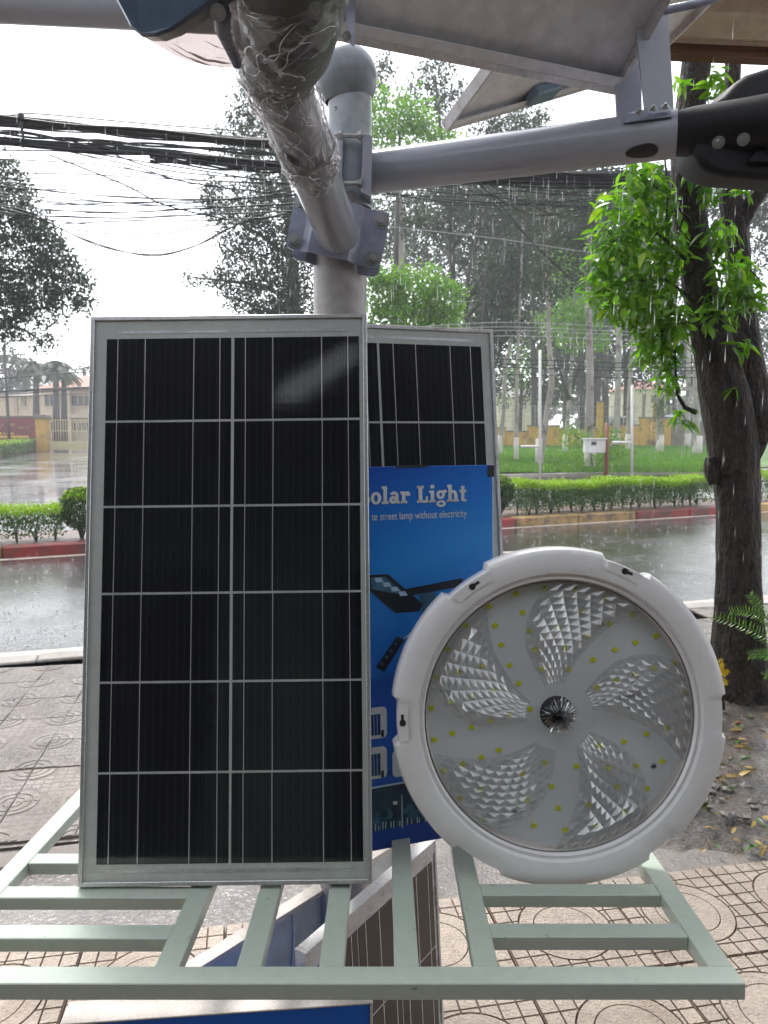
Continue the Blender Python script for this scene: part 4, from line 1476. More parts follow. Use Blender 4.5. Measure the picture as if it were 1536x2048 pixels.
# mounting recesses with keyholes
for c, w in notch[:3]:
    mx = Matrix.Rotation(R(c), 4, 'Z')
    vs, fs = [], []
    for k in range(9):
        a = R(-w * 0.82 + 2 * w * 0.82 * k / 8)
        for r in (0.905, 0.957):
            vs.append(mx @ Vector((r * DR * math.cos(a), r * DR * math.sin(a), 0.0225)))
    fs = [(2 * k, 2 * k + 1, 2 * k + 3, 2 * k + 2) for k in range(8)]
    MB().add(vs, fs).build('mounting_tab', 'white', light, local=True)
    mb = MB()
    pts = [(0.935 * DR + 0.0065 * math.cos(a), 0.0065 * math.sin(a)) for a in np.linspace(0.6, 5.7, 14)]
    mb.prism([(x, y) for x, y in pts], 0.0228, 0.0232, mx)
    mb.box((0.935 * DR - 0.002, -0.0026, 0.0228), (0.935 * DR + 0.004, 0.0026, 0.0231), mx)
    mb.box((0.935 * DR - 0.0027, -0.016, 0.0228), (0.935 * DR + 0.0027, 0.0, 0.02315), mx)
    mb.build('keyhole', 'dark', light, local=True)
# inner wall and led board
PB = -0.020
MB().lathe([(0.795 * DR, 0.004), (0.785 * DR, -0.004), (0.782 * DR, PB - 0.002)], 120).build('inner_wall', 'innerwall', light, smooth=True, local=True)
mb = MB()
mb.lathe([(0.0001, PB), (0.80 * DR, PB)], 120)
mb.build('led_board', 'ledplate', light, smooth=True, local=True)
MB().lathe([(0.80 * DR, PB - 0.0005), (0.80 * DR, -0.036), (0.0001, -0.036)], 90).build('back_cover', 'white', light, smooth=30, local=True)
def dpl(cx, cy):
    """point of the led board under a spot of the enlarged picture"""
    px, py = 760 + cx / 2.1333, 1080 + cy / 2.1333
    return on_plane(px, py, DM @ Matrix.Translation((0, 0, PB)))
leds = [(705,206),(834,212),(960,248),(581,230),(464,284),(608,309),(367,364),(491,364),(636,388),(289,466),(660,468),(690,549),(240,586),(219,717),(304,690),(392,665),(485,640),(592,612),(231,851),(308,824),(390,798),(471,771),(554,746),(640,721),(273,982),(352,955),(432,926),(506,896),(341,1101),(428,1065),(605,998),(703,951),(435,1201),(628,1111),(731,1051),(555,1277),(656,1217),(760,1143),(685,1318),(790,1236),(821,1327),(924,629),(1007,600),(1087,574),(1170,547),(1258,523),(1300,648),(1176,408),(1089,437),(1001,468),(908,510),(1074,317),(978,356),(882,408),(863,304),(760,374),(788,460),(806,552),(1323,787),(1225,803),(1135,826),(1040,860),(1303,921),(1203,943),(1094,963),(974,971),(934,877),(1254,1047),(1138,1060),(1010,1052),(838,965),(1178,1161),(1040,1160),(890,1128),(1077,1248),(920,1220),(957,1300),(517,447),(552,535),(434,540),(334,563)]
cb = MB().box((-0.0052, -0.0052, 0), (0.0052, 0.0052, 0.0012))
cb.box((-0.0044, -0.0044, 0.0012), (0.0044, 0.0044, 0.0019), mi=1)
chip_me = cb.mesh('led_chip', ['ledbase', 'led'])
for cx, cy in leds:
    x, y = dpl(cx, cy)
    o = link('led_chip', chip_me, light, True)
    o.location = (x, y, PB)
    o.rotation_euler = (0, 0, math.atan2(y, x) + rnd.uniform(-0.1, 0.1))
for cx, cy in ((1166, 962), (570, 1155), (942, 360)):
    x, y = dpl(cx, cy)
    mb = MB()
    mb.lathe([(0.0001, 0.004), (0.004, 0.004), (0.0055, 0.002), (0.0055, 0)], 16, Matrix.Translation((x, y, PB)))
    mb.box((-0.004, -0.0008, 0.0041), (0.004, 0.0008, 0.0044), Matrix.Translation((x, y, PB)), mi=1)
    mb.box((-0.0008, -0.004, 0.0042), (0.0008, 0.004, 0.0045), Matrix.Translation((x, y, PB)), mi=1)
    mb.build('screw', ['bolt', 'dark'], light, local=True)
x, y = dpl(1116, 645)
flat_text('C2.0000E448', x, y, 0.0095, 0.85, light, 'print_black', PB + 0.001, math.pi + R(14))
# clear lens: flat sheet plus five swirl patches of facets and a starburst
LZ_ = 0.004
MB().lathe([(0.05 * DR, LZ_), (0.30 * DR, LZ_ + 0.0006), (0.6 * DR, LZ_), (0.785 * DR, LZ_ - 0.003)], 120).build('lens', 'lensclear', light, smooth=True, local=True)
for q in range(5):
    base = 86 + 72 * q
    nv, nu = 14, 7
    mb = MB()
    def sp(u, v):
        # u across the blade, v outwards; blades sweep clockwise as they go out
        r = (0.20 + 0.585 * v ** 0.95) * DR
        half = 24.5 - 7 * (2 * v - 1) ** 2 * (1 if v < 0.5 else 0.4)
        a = base + 13 - 26 * v + (u - 0.5) * 2 * half + 3.5 * math.sin(v * math.pi)
        return r * math.cos(R(a)), r * math.sin(R(a))
    for i in range(-1, nu + 1):
        for j in range(nv + 1):
            # diagonal lattice: skew alternate rows
            off = 0.5 * (j % 2) / nu
            cs = [(i / nu + off, j / nv), ((i + 0.5) / nu + off, (j - 1) / nv), ((i + 1) / nu + off, j / nv), ((i + 0.5) / nu + off, (j + 1) / nv)]
            cs = [(min(1.0, max(0.0, c[0])), min(1.0, max(0.0, c[1]))) for c in cs]
            if max(c[0] for c in cs) - min(c[0] for c in cs) < 0.02 or max(c[1] for c in cs) - min(c[1] for c in cs) < 0.02:
                continue
            P = [sp(*c) for c in cs]
            cx, cy = sum(p[0] for p in P) / 4, sum(p[1] for p in P) / 4
            uc, vc = (i + 0.5) / nu + off, j / nv
            fade = max(0.0, min(1, 5 * min(uc, 1.0 - uc), 6 * (1.02 - vc)))
            size = math.hypot(P[0][0] - P[2][0], P[0][1] - P[2][1])
            hgt = size * 0.24 * max(0.12, fade)
            z = LZ_ + 0.0012
            mb.add([(x, y, z) for x, y in P] + [(cx, cy, z + hgt)], [(0, 1, 4), (1, 2, 4), (2, 3, 4), (3, 0, 4)])
    # shallower second lattice layer towards the root
    me = mb.mesh('swirl_facets', 'lensfacet')
    o = link('swirl_facets', me, light, True)
mb = MB()
K = 56
vs = [(0, 0, LZ_ + 0.010)]
for k in range(K):
    a = 2 * math.pi * k / K
    r = (0.115 if k % 2 else 0.085) * DR * rnd.uniform(0.85, 1.1)
    vs.append((r * 0.35 * math.cos(a), r * 0.35 * math.sin(a), LZ_ + (0.009 if k % 2 else 0.005)))
    vs.append((r * math.cos(a), r * math.sin(a), LZ_ + (0.003 if k % 2 else 0.0005)))
fs = []
for k in range(K):
    k2 = (k + 1) % K
    fs += [(0, 1 + 2 * k, 1 + 2 * k2), (1 + 2 * k, 2 + 2 * k, 2 + 2 * k2, 1 + 2 * k2)]
mb.add(vs, fs)
mb.build('starburst', 'burst', light, local=True)
MB().lathe([(0.0001, PB + 0.012), (0.02, PB + 0.010), (0.034, PB + 0.001)], 30).build('sensor_boss', 'dark', light, smooth=True, local=True)

# ------------------------------------------------------------------ THINGS UNDER THE RACK
# dark panel with brown cells
z1 = 0.50
pa, pb = gnd(612, 1908, z1), gnd(872, 1679, z1)
hx = (pb - pa).normalized()
hn = Vector((hx.y, -hx.x, 0))
if hn.dot(EYE - pa) < 0: hn = -hn
PW3 = (pb - pa).length
H3 = 0.50
up3 = (Vector((0, 0, 1)) - hn * 0.06).normalized()
M3 = frame_mx(pa - up3 * H3, hx, up3)
MAT['cellbrown'] = M('brown solar cell', (0.035, 0.022, 0.016), 0.4, col2=(0.022, 0.014, 0.011), scale=6)
root3 = thing('solar_panel', 'old dark solar panel with a dirty frame standing on the ground under the rack', 'solar panel', mx=M3)
fr = 0.016
for lo, hi in (((0, 0, -0.03), (fr * 0.55, H3, 0)), ((PW3 - fr * 0.55, 0, -0.03), (PW3, H3, 0)), ((fr * 0.55, H3 - 0.03, -0.03), (PW3 - fr * 0.55, H3, -0.0004)), ((fr * 0.55, 0, -0.03), (PW3 - fr * 0.55, 0.03, -0.0004))):
    MB().box(lo, hi, bev=0.001).build('frame_rail', 'aluworn', root3, local=True)
MB().box((fr * 0.55, 0.03, -0.01), (PW3 - fr * 0.55, H3 - 0.03, -0.004)).build('backsheet', 'aluworn', root3, local=True)
ncell = 3
cwid = (PW3 - 0.03) / ncell
for i in range(ncell):
    for j in range(2):
        o = MB().box((0, 0, 0), (cwid - 0.004, 0.215, 0.001)).build('cell', 'cellbrown', root3, local=True)
        o.location = (0.015 + i * cwid, H3 - 0.03 - 0.012 - 0.22 * (j + 1), -0.004)
        for k in range(3):
            r_ = MB().box((-0.001, 0, 0.001), (0.001, 0.215, 0.0016)).build('ribbon', 'ribbon', o, local=True)
            r_.location = ((k + 0.5) * cwid / 3, 0, 0)
# pale framed slate panel behind it
z2 = 0.38
qa, qb = gnd(300, 1998, z2), gnd(800, 1684, z2)
hx2 = (qb - qa).normalized()
W4 = (qb - qa).length
M4 = frame_mx(qa - Vector((0, 0, z2)), hx2, (0, 0, 1))
root4 = thing('solar_panel', 'white framed slate blue panel standing on the ground behind the post', 'solar panel', mx=M4)
for lo, hi in (((0, 0, -0.035), (0.014, z2, 0)), ((W4 - 0.014, 0, -0.035), (W4, z2, 0)), ((0.014, z2 - 0.014, -0.035), (W4 - 0.014, z2, -0.0004)), ((0.014, 0, -0.035), (W4 - 0.014, 0.014, -0.0004))):
    MB().box(lo, hi, bev=0.001).build('frame_rail', 'card', root4, local=True)
MB().box((0.014, 0.014, -0.02), (W4 - 0.014, z2 - 0.014, -0.012)).build('backing', 'slate', root4, local=True)
mb = MB()
mb.tube([(W4 * 0.5 + 0.004 * math.sin(k), z2 - 0.02 - k * 0.03, -0.008) for k in range(10)], 0.003, 8)
mb.build('cable', 'paintwhite', root4, smooth=True, local=True)
# blue carton on the ground
z3 = 0.45
ca, cb_ = gnd(120, 2046, z3), gnd(746, 2003, z3)
hx3 = (cb_ - ca).normalized()
W5 = (cb_ - ca).length
M5 = frame_mx(ca - Vector((0, 0, z3)), hx3, (0, 0, 1))
root5 = thing('carton', 'bright blue carton with white edges standing on the ground under the rack', 'carton', mx=M5)
MB().box((0.006, 0, -0.0465), (W5 - 0.006, z3 - 0.004, -0.0), bev=0.001).build('body', 'bluebox2', root5, local=True)
MB().box((0, z3 - 0.0035, -0.05), (W5, z3, 0.003), bev=0.0008).build('top_flap', 'card', root5, local=True)
MB().box((W5 - 0.0055, 0, -0.05), (W5 - 0.0005, z3 - 0.004, 0.0025), bev=0.0008).build('side_edge', 'card', root5, local=True)

# ------------------------------------------------------------------ OVERHEAD PANELS, BEAM, AWNING
def slab_panel(name, label, cat, o, x, y, W, H, T=0.03, fr=0.010):
    """panel seen from below: local z points down to the viewer"""
    mx = frame_mx(o, x, y)
    if (mx.to_3x3() @ Vector((0, 0, 1))).dot(EYE - o) < 0:
        T = -T
    s = -1 if T > 0 else 1
    T = abs(T)
    r = thing(name, label, cat, mx=mx)
    def bx(nm, lo, hi, mat):
        lo2 = (lo[0], lo[1], min(lo[2] * s, hi[2] * s)); hi2 = (hi[0], hi[1], max(lo[2] * s, hi[2] * s))
        return MB().box(lo2, hi2, bev=0.0008).build(nm, mat, r, local=True)
    bx('frame_rail', (0, 0, 0), (fr, H, T), 'aluworn')
    bx('frame_rail', (W - fr, 0, 0), (W, H, T), 'aluworn')
    bx('frame_rail', (fr, 0, 0.0004), (W - fr, fr * 1.6, T), 'aluworn')
    bx('frame_rail', (fr, H - fr, 0.0004), (W - fr, H, T), 'aluworn')
    bx('frame_lip', (fr, fr * 1.6, 0.0006), (W - fr, fr * 1.6 + 0.022, 0.0026), 'under')
    bx('backsheet', (fr, fr * 1.6, T - 0.012), (W - fr, H - fr, T - 0.006), 'under')
    bx('front_glass', (fr, fr * 1.6, T - 0.0055), (W - fr, H - fr, T - 0.001), 'cell')
    return r, mx, s
ol, orr = zc(640, 76, 1.40), zc(1236, 192, 1.60)
ox = (orr - ol)
ux = ox.normalized()
slope = R(35)
hz = Vector((ux.y, -ux.x, 0)).normalized()
if hz.y > 0: hz = -hz
oy = hz * math.cos(slope) + Vector((0, 0, math.sin(slope)))
op1, om1, s1 = slab_panel('solar_panel', 'big overhead solar panel showing its white underside above the long arm', 'solar panel', ol, ux, oy, ox.length, 0.62, 0.035)
# hanging strap at its left and the two flat steel posts on the arm
for nm, pts, dpt in (('strap', ((682, -30), (712, -30), (709, 92), (700, 86)), 1.36), ('bracket_post', ((1230, 150), (1282, 120), (1284, 236), (1234, 242)), 1.575), ('bracket_post', ((1262, -40), (1332, -40), (1348, 222), (1290, 222)), 1.50)):
    pp = [zc(x, y, dpt) for x, y in pts]
    mb = MB()
    mb.add(pp + [p + Vector((0, 0.006, 0)) for p in pp], [(0, 1, 2, 3), (7, 6, 5, 4), (0, 4, 5, 1), (1, 5, 6, 2), (2, 6, 7, 3), (3, 7, 4, 0)])
    mb.build(nm, 'plate' if nm == 'strap' else 'arm', op1)
hex_bolt('bolt', zc(694, 72, 1.352), EYE - zc(694, 72, 1.352), 0.006, 0.006, op1)
# saddle on the arm
mb = MB()
n0 = Vector((0, 0, 1)).cross(d2).normalized(); n1 = d2.cross(n0)
if n1.z < 0: n1 = -n1
vs, fs = [], []
for k in range(13):
    a = -1.25 + 2.5 * k / 12
    for s_ in (L2 - 0.10, L2 - 0.012):
        for r_ in (A2R + 0.001, A2R + 0.006):
            vs.append(C0 + d2 * s_ + (n1 * math.cos(a) + n0 * math.sin(a)) * r_)
for k in range(12):
    a = 4 * k
    fs += [(a, a + 4, a + 6, a + 2), (a + 1, a + 3, a + 7, a + 5), (a + 2, a + 6, a + 7, a + 3), (a, a + 1, a + 5, a + 4)]
mb.add(vs, fs)
mb.build('saddle', 'plate', op1, smooth=40)
for px, py in ((1306, 219), (1330, 215), (1278, 226)):
    hex_bolt('bolt', zc(px, py, 1.455), (-0.1, -0.7, 0.6), 0.006, 0.005, op1)
MB().tube([zc(1325, 22, 1.5), zc(1420, 2, 1.5), zc(1480, -30, 1.5)], 0.008, 12).build('stay_rod', 'plate', op1, smooth=True)

Q1, Q2, Q3 = zc(892, 264, 2.1), zc(1215, 168, 2.4), zc(977, 138, 1.86)
qx = (Q2 - Q1)
qy = Q3 - Q1
op2, om2, s2 = slab_panel('solar_panel', 'smaller overhead solar panel with a blue grey junction box beyond the first', 'solar panel', Q1, qx.normalized(), qy, qx.length * 1.25, 0.36, 0.03, 0.012)
jx, jy = on_plane(1085, 190, om2)
MB().box((jx - 0.055, jy - 0.028, -0.030 if s2 < 0 else 0.0), (jx + 0.055, jy + 0.035, 0.0 if s2 < 0 else 0.030), bev=0.006).build('junction_box', 'jbox', op2, local=True).location = (0, 0, (0.012 if s2 < 0 else -0.012))

# canopy beam across the top left
beam = thing('canopy_beam', 'blue grey steel tube crossing the top corner above the cables', 'beam', zc(-300, 10, 1.9))
mb = MB()
mb.tube([zc(-700, -18, 1.9), zc(0, 3, 1.9), zc(620, 34, 1.9)], 0.049, 32)
mb.build('tube', 'arm', beam, smooth=40)
mb = MB()
mb.tube([zc(-690, -18, 1.9), Vector((zc(-690, -18, 1.9).x, zc(-690, -18, 1.9).y, 0))], 0.045, 24)
mb.build('upright', 'arm', beam, smooth=40)

# neighbour's awning, top right
awn = thing('awning', 'beige corrugated awning with a brown timber edge in the upper corner', 'awning', (1.6, 2.6, 2.9))
e0, e1 = zc(1268, 122, 3.2), zc(1900, 150, 3.2)
wx = (e1 - e0).normalized()
wy = Vector((0.05, -0.985, 0.16)).normalized()
LA = (e1 - e0).length + 0.5
nseg = 160
vs, fs = [], []
for k in range(nseg + 1):
    t = k / nseg * 2.6
    ph_ = (t / 0.24) % 1
    z = 0.045 * (1 if 0.18 < ph_ < 0.42 else (0.5 if 0.12 < ph_ < 0.48 else 0))
    for s_ in (0.0, LA):
        p = e0 + wx * s_ + wy * t + Vector((0, 0, z + 0.02))
        vs += [p, p + Vector((0, 0, 0.002))]
for k in range(nseg):
    a = 4 * k
    fs += [(a, a + 4, a + 6, a + 2), (a + 1, a + 3, a + 7, a + 5)]
MB().add(vs, fs).build('roofing_sheet', 'sheet', awn)
def obox(o_, x, y, z, sx, sy, sz):
    mx = frame_mx(o_, x, y)
    return MB().box((0, 0, 0), (sx, sy, sz), mx, bev=0.003)
wz = wx.cross(wy)
MB().box((0, 0, -0.085), (LA, 0.05, -0.004), frame_mx(e0, wx, wy), bev=0.003).build('timber_edge', 'wood', awn)
MB().box((0, -0.02, -0.11), (LA, -0.003, -0.086), frame_mx(e0, wx, wy), bev=0.002).build('white_trim', 'paintwhite', awn)
for t in (0.55, 1.2, 1.9):
    MB().box((0, t, -0.07), (LA, t + 0.05, -0.004), frame_mx(e0, wx, wy), bev=0.003).build('purlin', 'sheet', awn)
for k in (LA - 0.1,):
    p = e0 + wx * k + wy * 0.1
    MB().tube([p, Vector((p.x, p.y, 0))], 0.04, 16).build('post', 'wood', awn, smooth=True)

# ------------------------------------------------------------------ SHOP BEHIND THE VIEWER (unseen itself, put in for the reflections in the panel glass)
MAT['shopwall'] = M('darkened green shop wall', (0.16, 0.20, 0.17), 0.6, col2=(0.13, 0.17, 0.14), scale=1)  # interior gloom put into the wall colour, keeps the mirrored shop dark
MAT['shoproof'] = M('dark roofing underside', (0.10, 0.10, 0.10), 0.6)
shop = thing('reflected_shop', 'unseen open shop behind the viewer with a dark roof and a skylight gap behind the viewer', 'building', (0, -4, 0))
RZ = 3.15
pn = P1M.to_3x3() @ Vector((0, 0, 1))
def mirror_hit(px, py):
    x, y = on_plane(px, py, P1M)
    p = P1M @ Vector((x, y, 0))
    d = ray(px, py).normalized()
    r = d - pn * (2 * d.dot(pn))
    return p + r * ((RZ - p.z) / r.z)
hole = [mirror_hit(*q) for q in ((540, 815), (560, 770), (690, 690), (722, 690), (712, 735), (600, 812))]  # roof opening shaped so sky mirrors as a bright patch in the panel
print('glint', [tuple(round(c, 2) for c in h) for h in hole])
hc = sum(hole, Vector()) / len(hole)
ymin = min(h.y for h in hole) - 1.2
hole.sort(key=lambda h: math.atan2(h.y - hc.y, h.x - hc.x))
outer = []
for h in hole:
    d = (h - hc).normalized()
    outer.append(d)
x0_, x1_, y0_, y1_ = -5.0, 5.0, ymin, -0.9
def to_border(d):
    ts = []
    for lim, c, dd_ in ((x0_, hc.x, d.x), (x1_, hc.x, d.x), (y0_, hc.y, d.y), (y1_, hc.y, d.y)):
        if abs(dd_) > 1e-6 and (lim - c) / dd_ > 0:
            ts.append((lim - c) / dd_)
    return hc + d * min(ts)
# ring of border points at fine angles, hole radius interpolated
NB = 72
vs, fs = [], []
def hole_r(a):
    n = len(hole)
    d = Vector((math.cos(a), math.sin(a), 0))
    best = 0.05
    for i in range(n):
        p, q = hole[i] - hc, hole[(i + 1) % n] - hc
        e = q - p
        den = d.x * e.y - d.y * e.x
        if abs(den) < 1e-9: continue
        t = (p.x * e.y - p.y * e.x) / den
        u = (p.x * d.y - p.y * d.x) / den
        if t > 0 and -1e-6 <= u <= 1 + 1e-6:
            best = t
    return best
angs = sorted([2 * math.pi * k / NB for k in range(NB)] + [math.atan2(y - hc.y, x - hc.x) % (2 * math.pi) for x in (x0_, x1_) for y in (y0_, y1_)])
for a in angs:
    d = Vector((math.cos(a), math.sin(a), 0))
    o_ = to_border(d)
    i_ = hc + d * hole_r(a)
    for z in (RZ, RZ + 0.05):
        vs += [(i_.x, i_.y, z), (o_.x, o_.y, z)]
n_ = len(angs)
for k in range(n_):
    a, b = 4 * k, 4 * ((k + 1) % n_)
    fs += [(a, a + 1, b + 1, b), (a + 2, b + 2, b + 3, a + 3), (a, b, b + 2, a + 2), (a + 1, a + 3, b + 3, b + 1)]
MB().add(vs, fs).build('roof', 'shoproof', shop)
MB().box((x0_, ymin - 0.2, 0), (x1_, ymin, RZ - 0.002)).build('back_wall', 'shopwall', shop)
for x in (x0_, x1_):
    MB().box((x - 0.1, ymin, 0), (x + 0.1, -1.8, RZ - 0.002)).build('side_wall', 'shopwall', shop)
for x in (-3.0, -0.4, 2.2):
    d_ = MB().box((x, ymin + 0.002, 0.01), (x + 1.6, ymin + 0.06, 2.2)).build('doorway', 'dark', shop)  # flat slabs coloured dark to keep the panel glass from reflecting them
MB().box((x0_, ymin, 0.012), (x1_, -0.9, 0.03)).build('shop_floor', 'shoproof', shop)
for x in (-4.6, 4.6):
    MB().tube([(x, -1.0, 0), (x, -1.0, RZ - 0.002)], 0.05, 16).build('post', 'pole', shop, smooth=True)

# ------------------------------------------------------------------ STREET TREE (near right)
TY = tb.y
def trunk_mesh(path, Y, n=30, seg=6, amp=0.06, seed=0, scale_d=None):
    """path of (px, py, width px) smoothed into a tube with uneven bark"""
    pts, rad = [], []
    r_ = random.Random(seed)
    P = [(at(x, y, Y + (d[0] if d else 0)), w * 0.5 * Y / F) for x, y, w, *d in path]
    for i in range(len(P) - 1):
        p0_ = P[max(i - 1, 0)]; p1_ = P[i]; p2_ = P[i + 1]; p3_ = P[min(i + 2, len(P) - 1)]
        for k in range(seg):
            t = k / seg
            def cr_(a, b, c, d):
                return 0.5 * ((2 * b) + (c - a) * t + (2 * a - 5 * b + 4 * c - d) * t * t + (3 * b - a - 3 * c + d) * t ** 3)
            pts.append(cr_(p0_[0], p1_[0], p2_[0], p3_[0]))
            rad.append(max(0.004, cr_(p0_[1], p1_[1], p2_[1], p3_[1])))
    pts.append(P[-1][0]); rad.append(P[-1][1])
    ph = [r_.uniform(0, 6.28) for _ in range(8)]
    def jit(i, k):
        a = 2 * math.pi * k / n
        return 1 + amp * (0.5 * math.sin(3 * a + ph[0] + i * 0.12) + 0.5 * math.sin(5 * a + ph[1] - i * 0.17) + 0.35 * math.sin(9 * a + ph[2] + i * 0.31) + 0.3 * math.sin(13 * a + ph[3] - 0.5 * i) + 0.25 * r_.uniform(-1, 1))
    mb = MB()
    mb.tube(pts, rad, n, jit=jit)
    return mb
tree = thing('street_tree', 'forked dark trunk street tree with bright green leaves beside the pavement', 'tree', tb)
mb = trunk_mesh([(1490, 1425, 200), (1484, 1395, 150), (1480, 1340, 116), (1478, 1200, 90), (1477, 1080, 82), (1474, 980, 84), (1466, 900, 92), (1450, 800, 92), (1428, 700, 76), (1404, 600, 64), (1386, 480, 62), (1376, 380, 62), (1378, 250, 56), (1392, 120, 52), (1400, -60, 48)], TY, 40, 8, 0.055, 1)
mb.build('trunk', 'bark', tree, smooth=True)
mb = trunk_mesh([(1462, 960, 50, 0.05), (1490, 880, 80, 0.06), (1498, 800, 82, 0.08), (1488, 700, 66, 0.1), (1480, 600, 52, 0.12), (1474, 480, 46, 0.14), (1462, 400, 44, 0.16), (1458, 300, 36, 0.18), (1465, 150, 30, 0.2), (1470, -60, 26, 0.2)], TY, 32, 8, 0.06, 2)
mb.build('limb', 'bark', tree, smooth=True)
mb = trunk_mesh([(1470, 480, 30, 0.14), (1496, 420, 34, 0.13), (1530, 370, 32, 0.12), (1590, 300, 28, 0.1), (1650, 180, 22, 0.1)], TY, 20, 6, 0.06, 3)
mb.build('limb', 'bark', tree, smooth=True)
mb = trunk_mesh([(1505, 880, 50, 0.02), (1526, 840, 44, 0.0), (1548, 826, 26, 0.0)], TY, 16, 5, 0.08, 4)
mb.build('stub', 'bark', tree, smooth=True)
mb = trunk_mesh([(1432, 965, 30, -0.02), (1424, 938, 30, -0.02), (1421, 914, 18, -0.02)], TY, 14, 5, 0.1, 5)
mb.build('stub', 'bark', tree, smooth=True)
# epicormic shoots
def px_tube(path, Y, w, n=8):
    return MB().tube([at(x, y, Y) for x, y in path], [max(0.002, k * 0.5 * Y / F) for k in (w if hasattr(w, '__len__') else [w] * len(path))], n)
for path, w in (([(1392, 825), (1370, 815), (1355, 790), (1352, 760), (1350, 700)], (11, 9, 7, 6, 4)), ([(1332, 480), (1335, 380), (1330, 320)], 4), ([(1372, 520), (1320, 470), (1270, 440), (1210, 500)], (8, 6, 5, 3)),
                ([(1390, 600), (1330, 560), (1260, 560), (1190, 590)], (8, 6, 5, 3)), ([(1380, 440), (1320, 380), (1280, 350)], (7, 5, 3)), ([(1400, 640), (1340, 650), (1290, 690)], (7, 5, 3)), ([(1470, 560), (1500, 540), (1520, 560)], (6, 4, 3)), ([(1410, 560), (1450, 480), (1470, 470)], (6, 5, 3))):
    px_tube(path, TY - 0.12, w).build('shoot', 'bark', tree, smooth=True)
# leaves
def leaf_template(L=1.0):
    prof = [(0, 0.0), (0.12, 0.10), (0.35, 0.17), (0.6, 0.15), (0.82, 0.075), (1.0, 0.0)]
    vs, fs = [], []
    for t, w in prof:
        z = -0.22 * t * t
        vs += [(t, -w, z + 0.35 * w), (t, 0, z), (t, w, z + 0.35 * w)]
    for i in range(len(prof) - 1):
        a = 3 * i
        fs += [(a, a + 3, a + 4, a + 1), (a + 1, a + 4, a + 5, a + 2)]
    return vs, fs
LT = leaf_template()
lme = MB().add(*LT).mesh('leaf', 'leaf_near', smooth=True)
lme2 = MB().add(*LT).mesh('leaf_young', 'leaf_lime', smooth=True)
def leaf_rot():
    az = rnd.uniform(0, 2 * math.pi)
    dr = rnd.gauss(0.42, 0.5)
    return Matrix.Rotation(az, 4, 'Z') @ Matrix.Rotation(dr, 4, 'Y') @ Matrix.Rotation(rnd.gauss(0, 0.5), 4, 'X')
blobs = [(1285, 350, 48, 34), (1255, 420, 66, 50), (1225, 500, 58, 55), (1275, 510, 80, 70), (1200, 570, 38, 48), (1255, 600, 72, 62), (1310, 610, 60, 80), (1305, 690, 48, 50), (1335, 745, 22, 48), (1345, 660, 40, 60),
         (1440, 470, 34, 40), (1465, 550, 50, 60), (1440, 620, 45, 48), (1500, 590, 30, 40), (1480, 690, 24, 18), (1350, 165, 22, 16), (1432, 165, 22, 34), (1420, 385, 22, 30), (1490, 370, 18, 20), (1470, 780, 8, 8), (1370, 840, 10, 22), (1352, 820, 14, 14), (1400, 330, 30, 30), (1320, 400, 40, 60), (1345, 500, 40, 60)]
cand = []
for (x, y, rx, ry) in blobs:
    n = max(3, int(rx * ry * 0.046))
    for _ in range(n):
        while True:
            u, v, w = (rnd.uniform(-1, 1) for _ in range(3))
            if u * u + v * v + w * w < 1: break
        Yd = TY - 0.12 + w * rx * TY / F * 0.9
        cand.append((at(x + u * rx, y + v * ry, Yd), Yd))
rnd.shuffle(cand)
cand.sort(key=lambda c: c[1])
front = cand[:300]
rest = cand[300:]
for p, _ in front:
    o = link('leaf', lme2 if rnd.random() < 0.13 else lme, tree)
    s_ = rnd.choice((rnd.uniform(0.045, 0.07), rnd.uniform(0.07, 0.11)))
    o.matrix_basis = Matrix.Translation(p) @ leaf_rot() @ Matrix.Scale(s_, 4)
mb = MB()
for p, _ in rest:
    mx = Matrix.Translation(p) @ leaf_rot() @ Matrix.Scale(rnd.uniform(0.045, 0.10), 4)
    mb.add([mx @ Vector(v) for v in LT[0]], LT[1])
tag(mb.build('foliage', 'leaf_near', tree, smooth=True), kind='stuff')
print('near leaves', len(cand))

# shrub with feathery leaves and yellow blossom at the trunk base
shr = thing('shrub', 'young feathery shrub with a yellow blossom growing in front of the street tree trunk', 'shrub', gnd(1560, 1480))
fr_tips = [((1600, 1330), (1540, 1260), (1425, 1232)), ((1600, 1330), (1530, 1230), (1500, 1190)), ((1600, 1340), (1560, 1300), (1500, 1310)), ((1600, 1330), (1570, 1240), (1545, 1180)), ((1600, 1340), (1570, 1330), (1530, 1350)), ((1600, 1300), (1540, 1215), (1462, 1222))]
ys_ = 3.55
for c in fr_tips:
    P = [at(x, y, ys_) for x, y in c]
    mbs, mbl = MB(), MB()
    pts = []
    for k in range(15):
        t = k / 14
        pts.append(P[0] * (1 - t) ** 2 + P[1] * 2 * t * (1 - t) + P[2] * t * t)
    mbs.tube(pts, [0.004 * (1 - 0.7 * k / 14) for k in range(15)], 6)
    fo = mbs.build('frond', 'leaf_near', shr, smooth=True)
    for k in range(3, 15):
        d = (pts[min(k + 1, 14)] - pts[k - 1]).normalized()
        for s_ in (-1, 1):
            for rep in (0, 1):
                base = pts[k].lerp(pts[k - 1], 0.5 * rep)
                sd = d.cross(Vector((0, 1, 0))).normalized() * s_
                dr = (sd * 0.9 + d * 0.55 + Vector((0, rnd.uniform(-0.3, 0.3), -0.15))).normalized()
                Ls = 0.055 * (1.15 - 0.6 * k / 14)
                q = frame_mx(base, dr, Vector((rnd.uniform(-.3, .3), 1, 0.2)))
                mbl.add([q @ (Vector((v[0], v[1] * 0.6, v[2])) * Ls) for v in LT[0]], LT[1])
    tag(mbl.build('leaflets', 'leaf_near', fo, smooth=True), kind='stuff')
mb = MB()
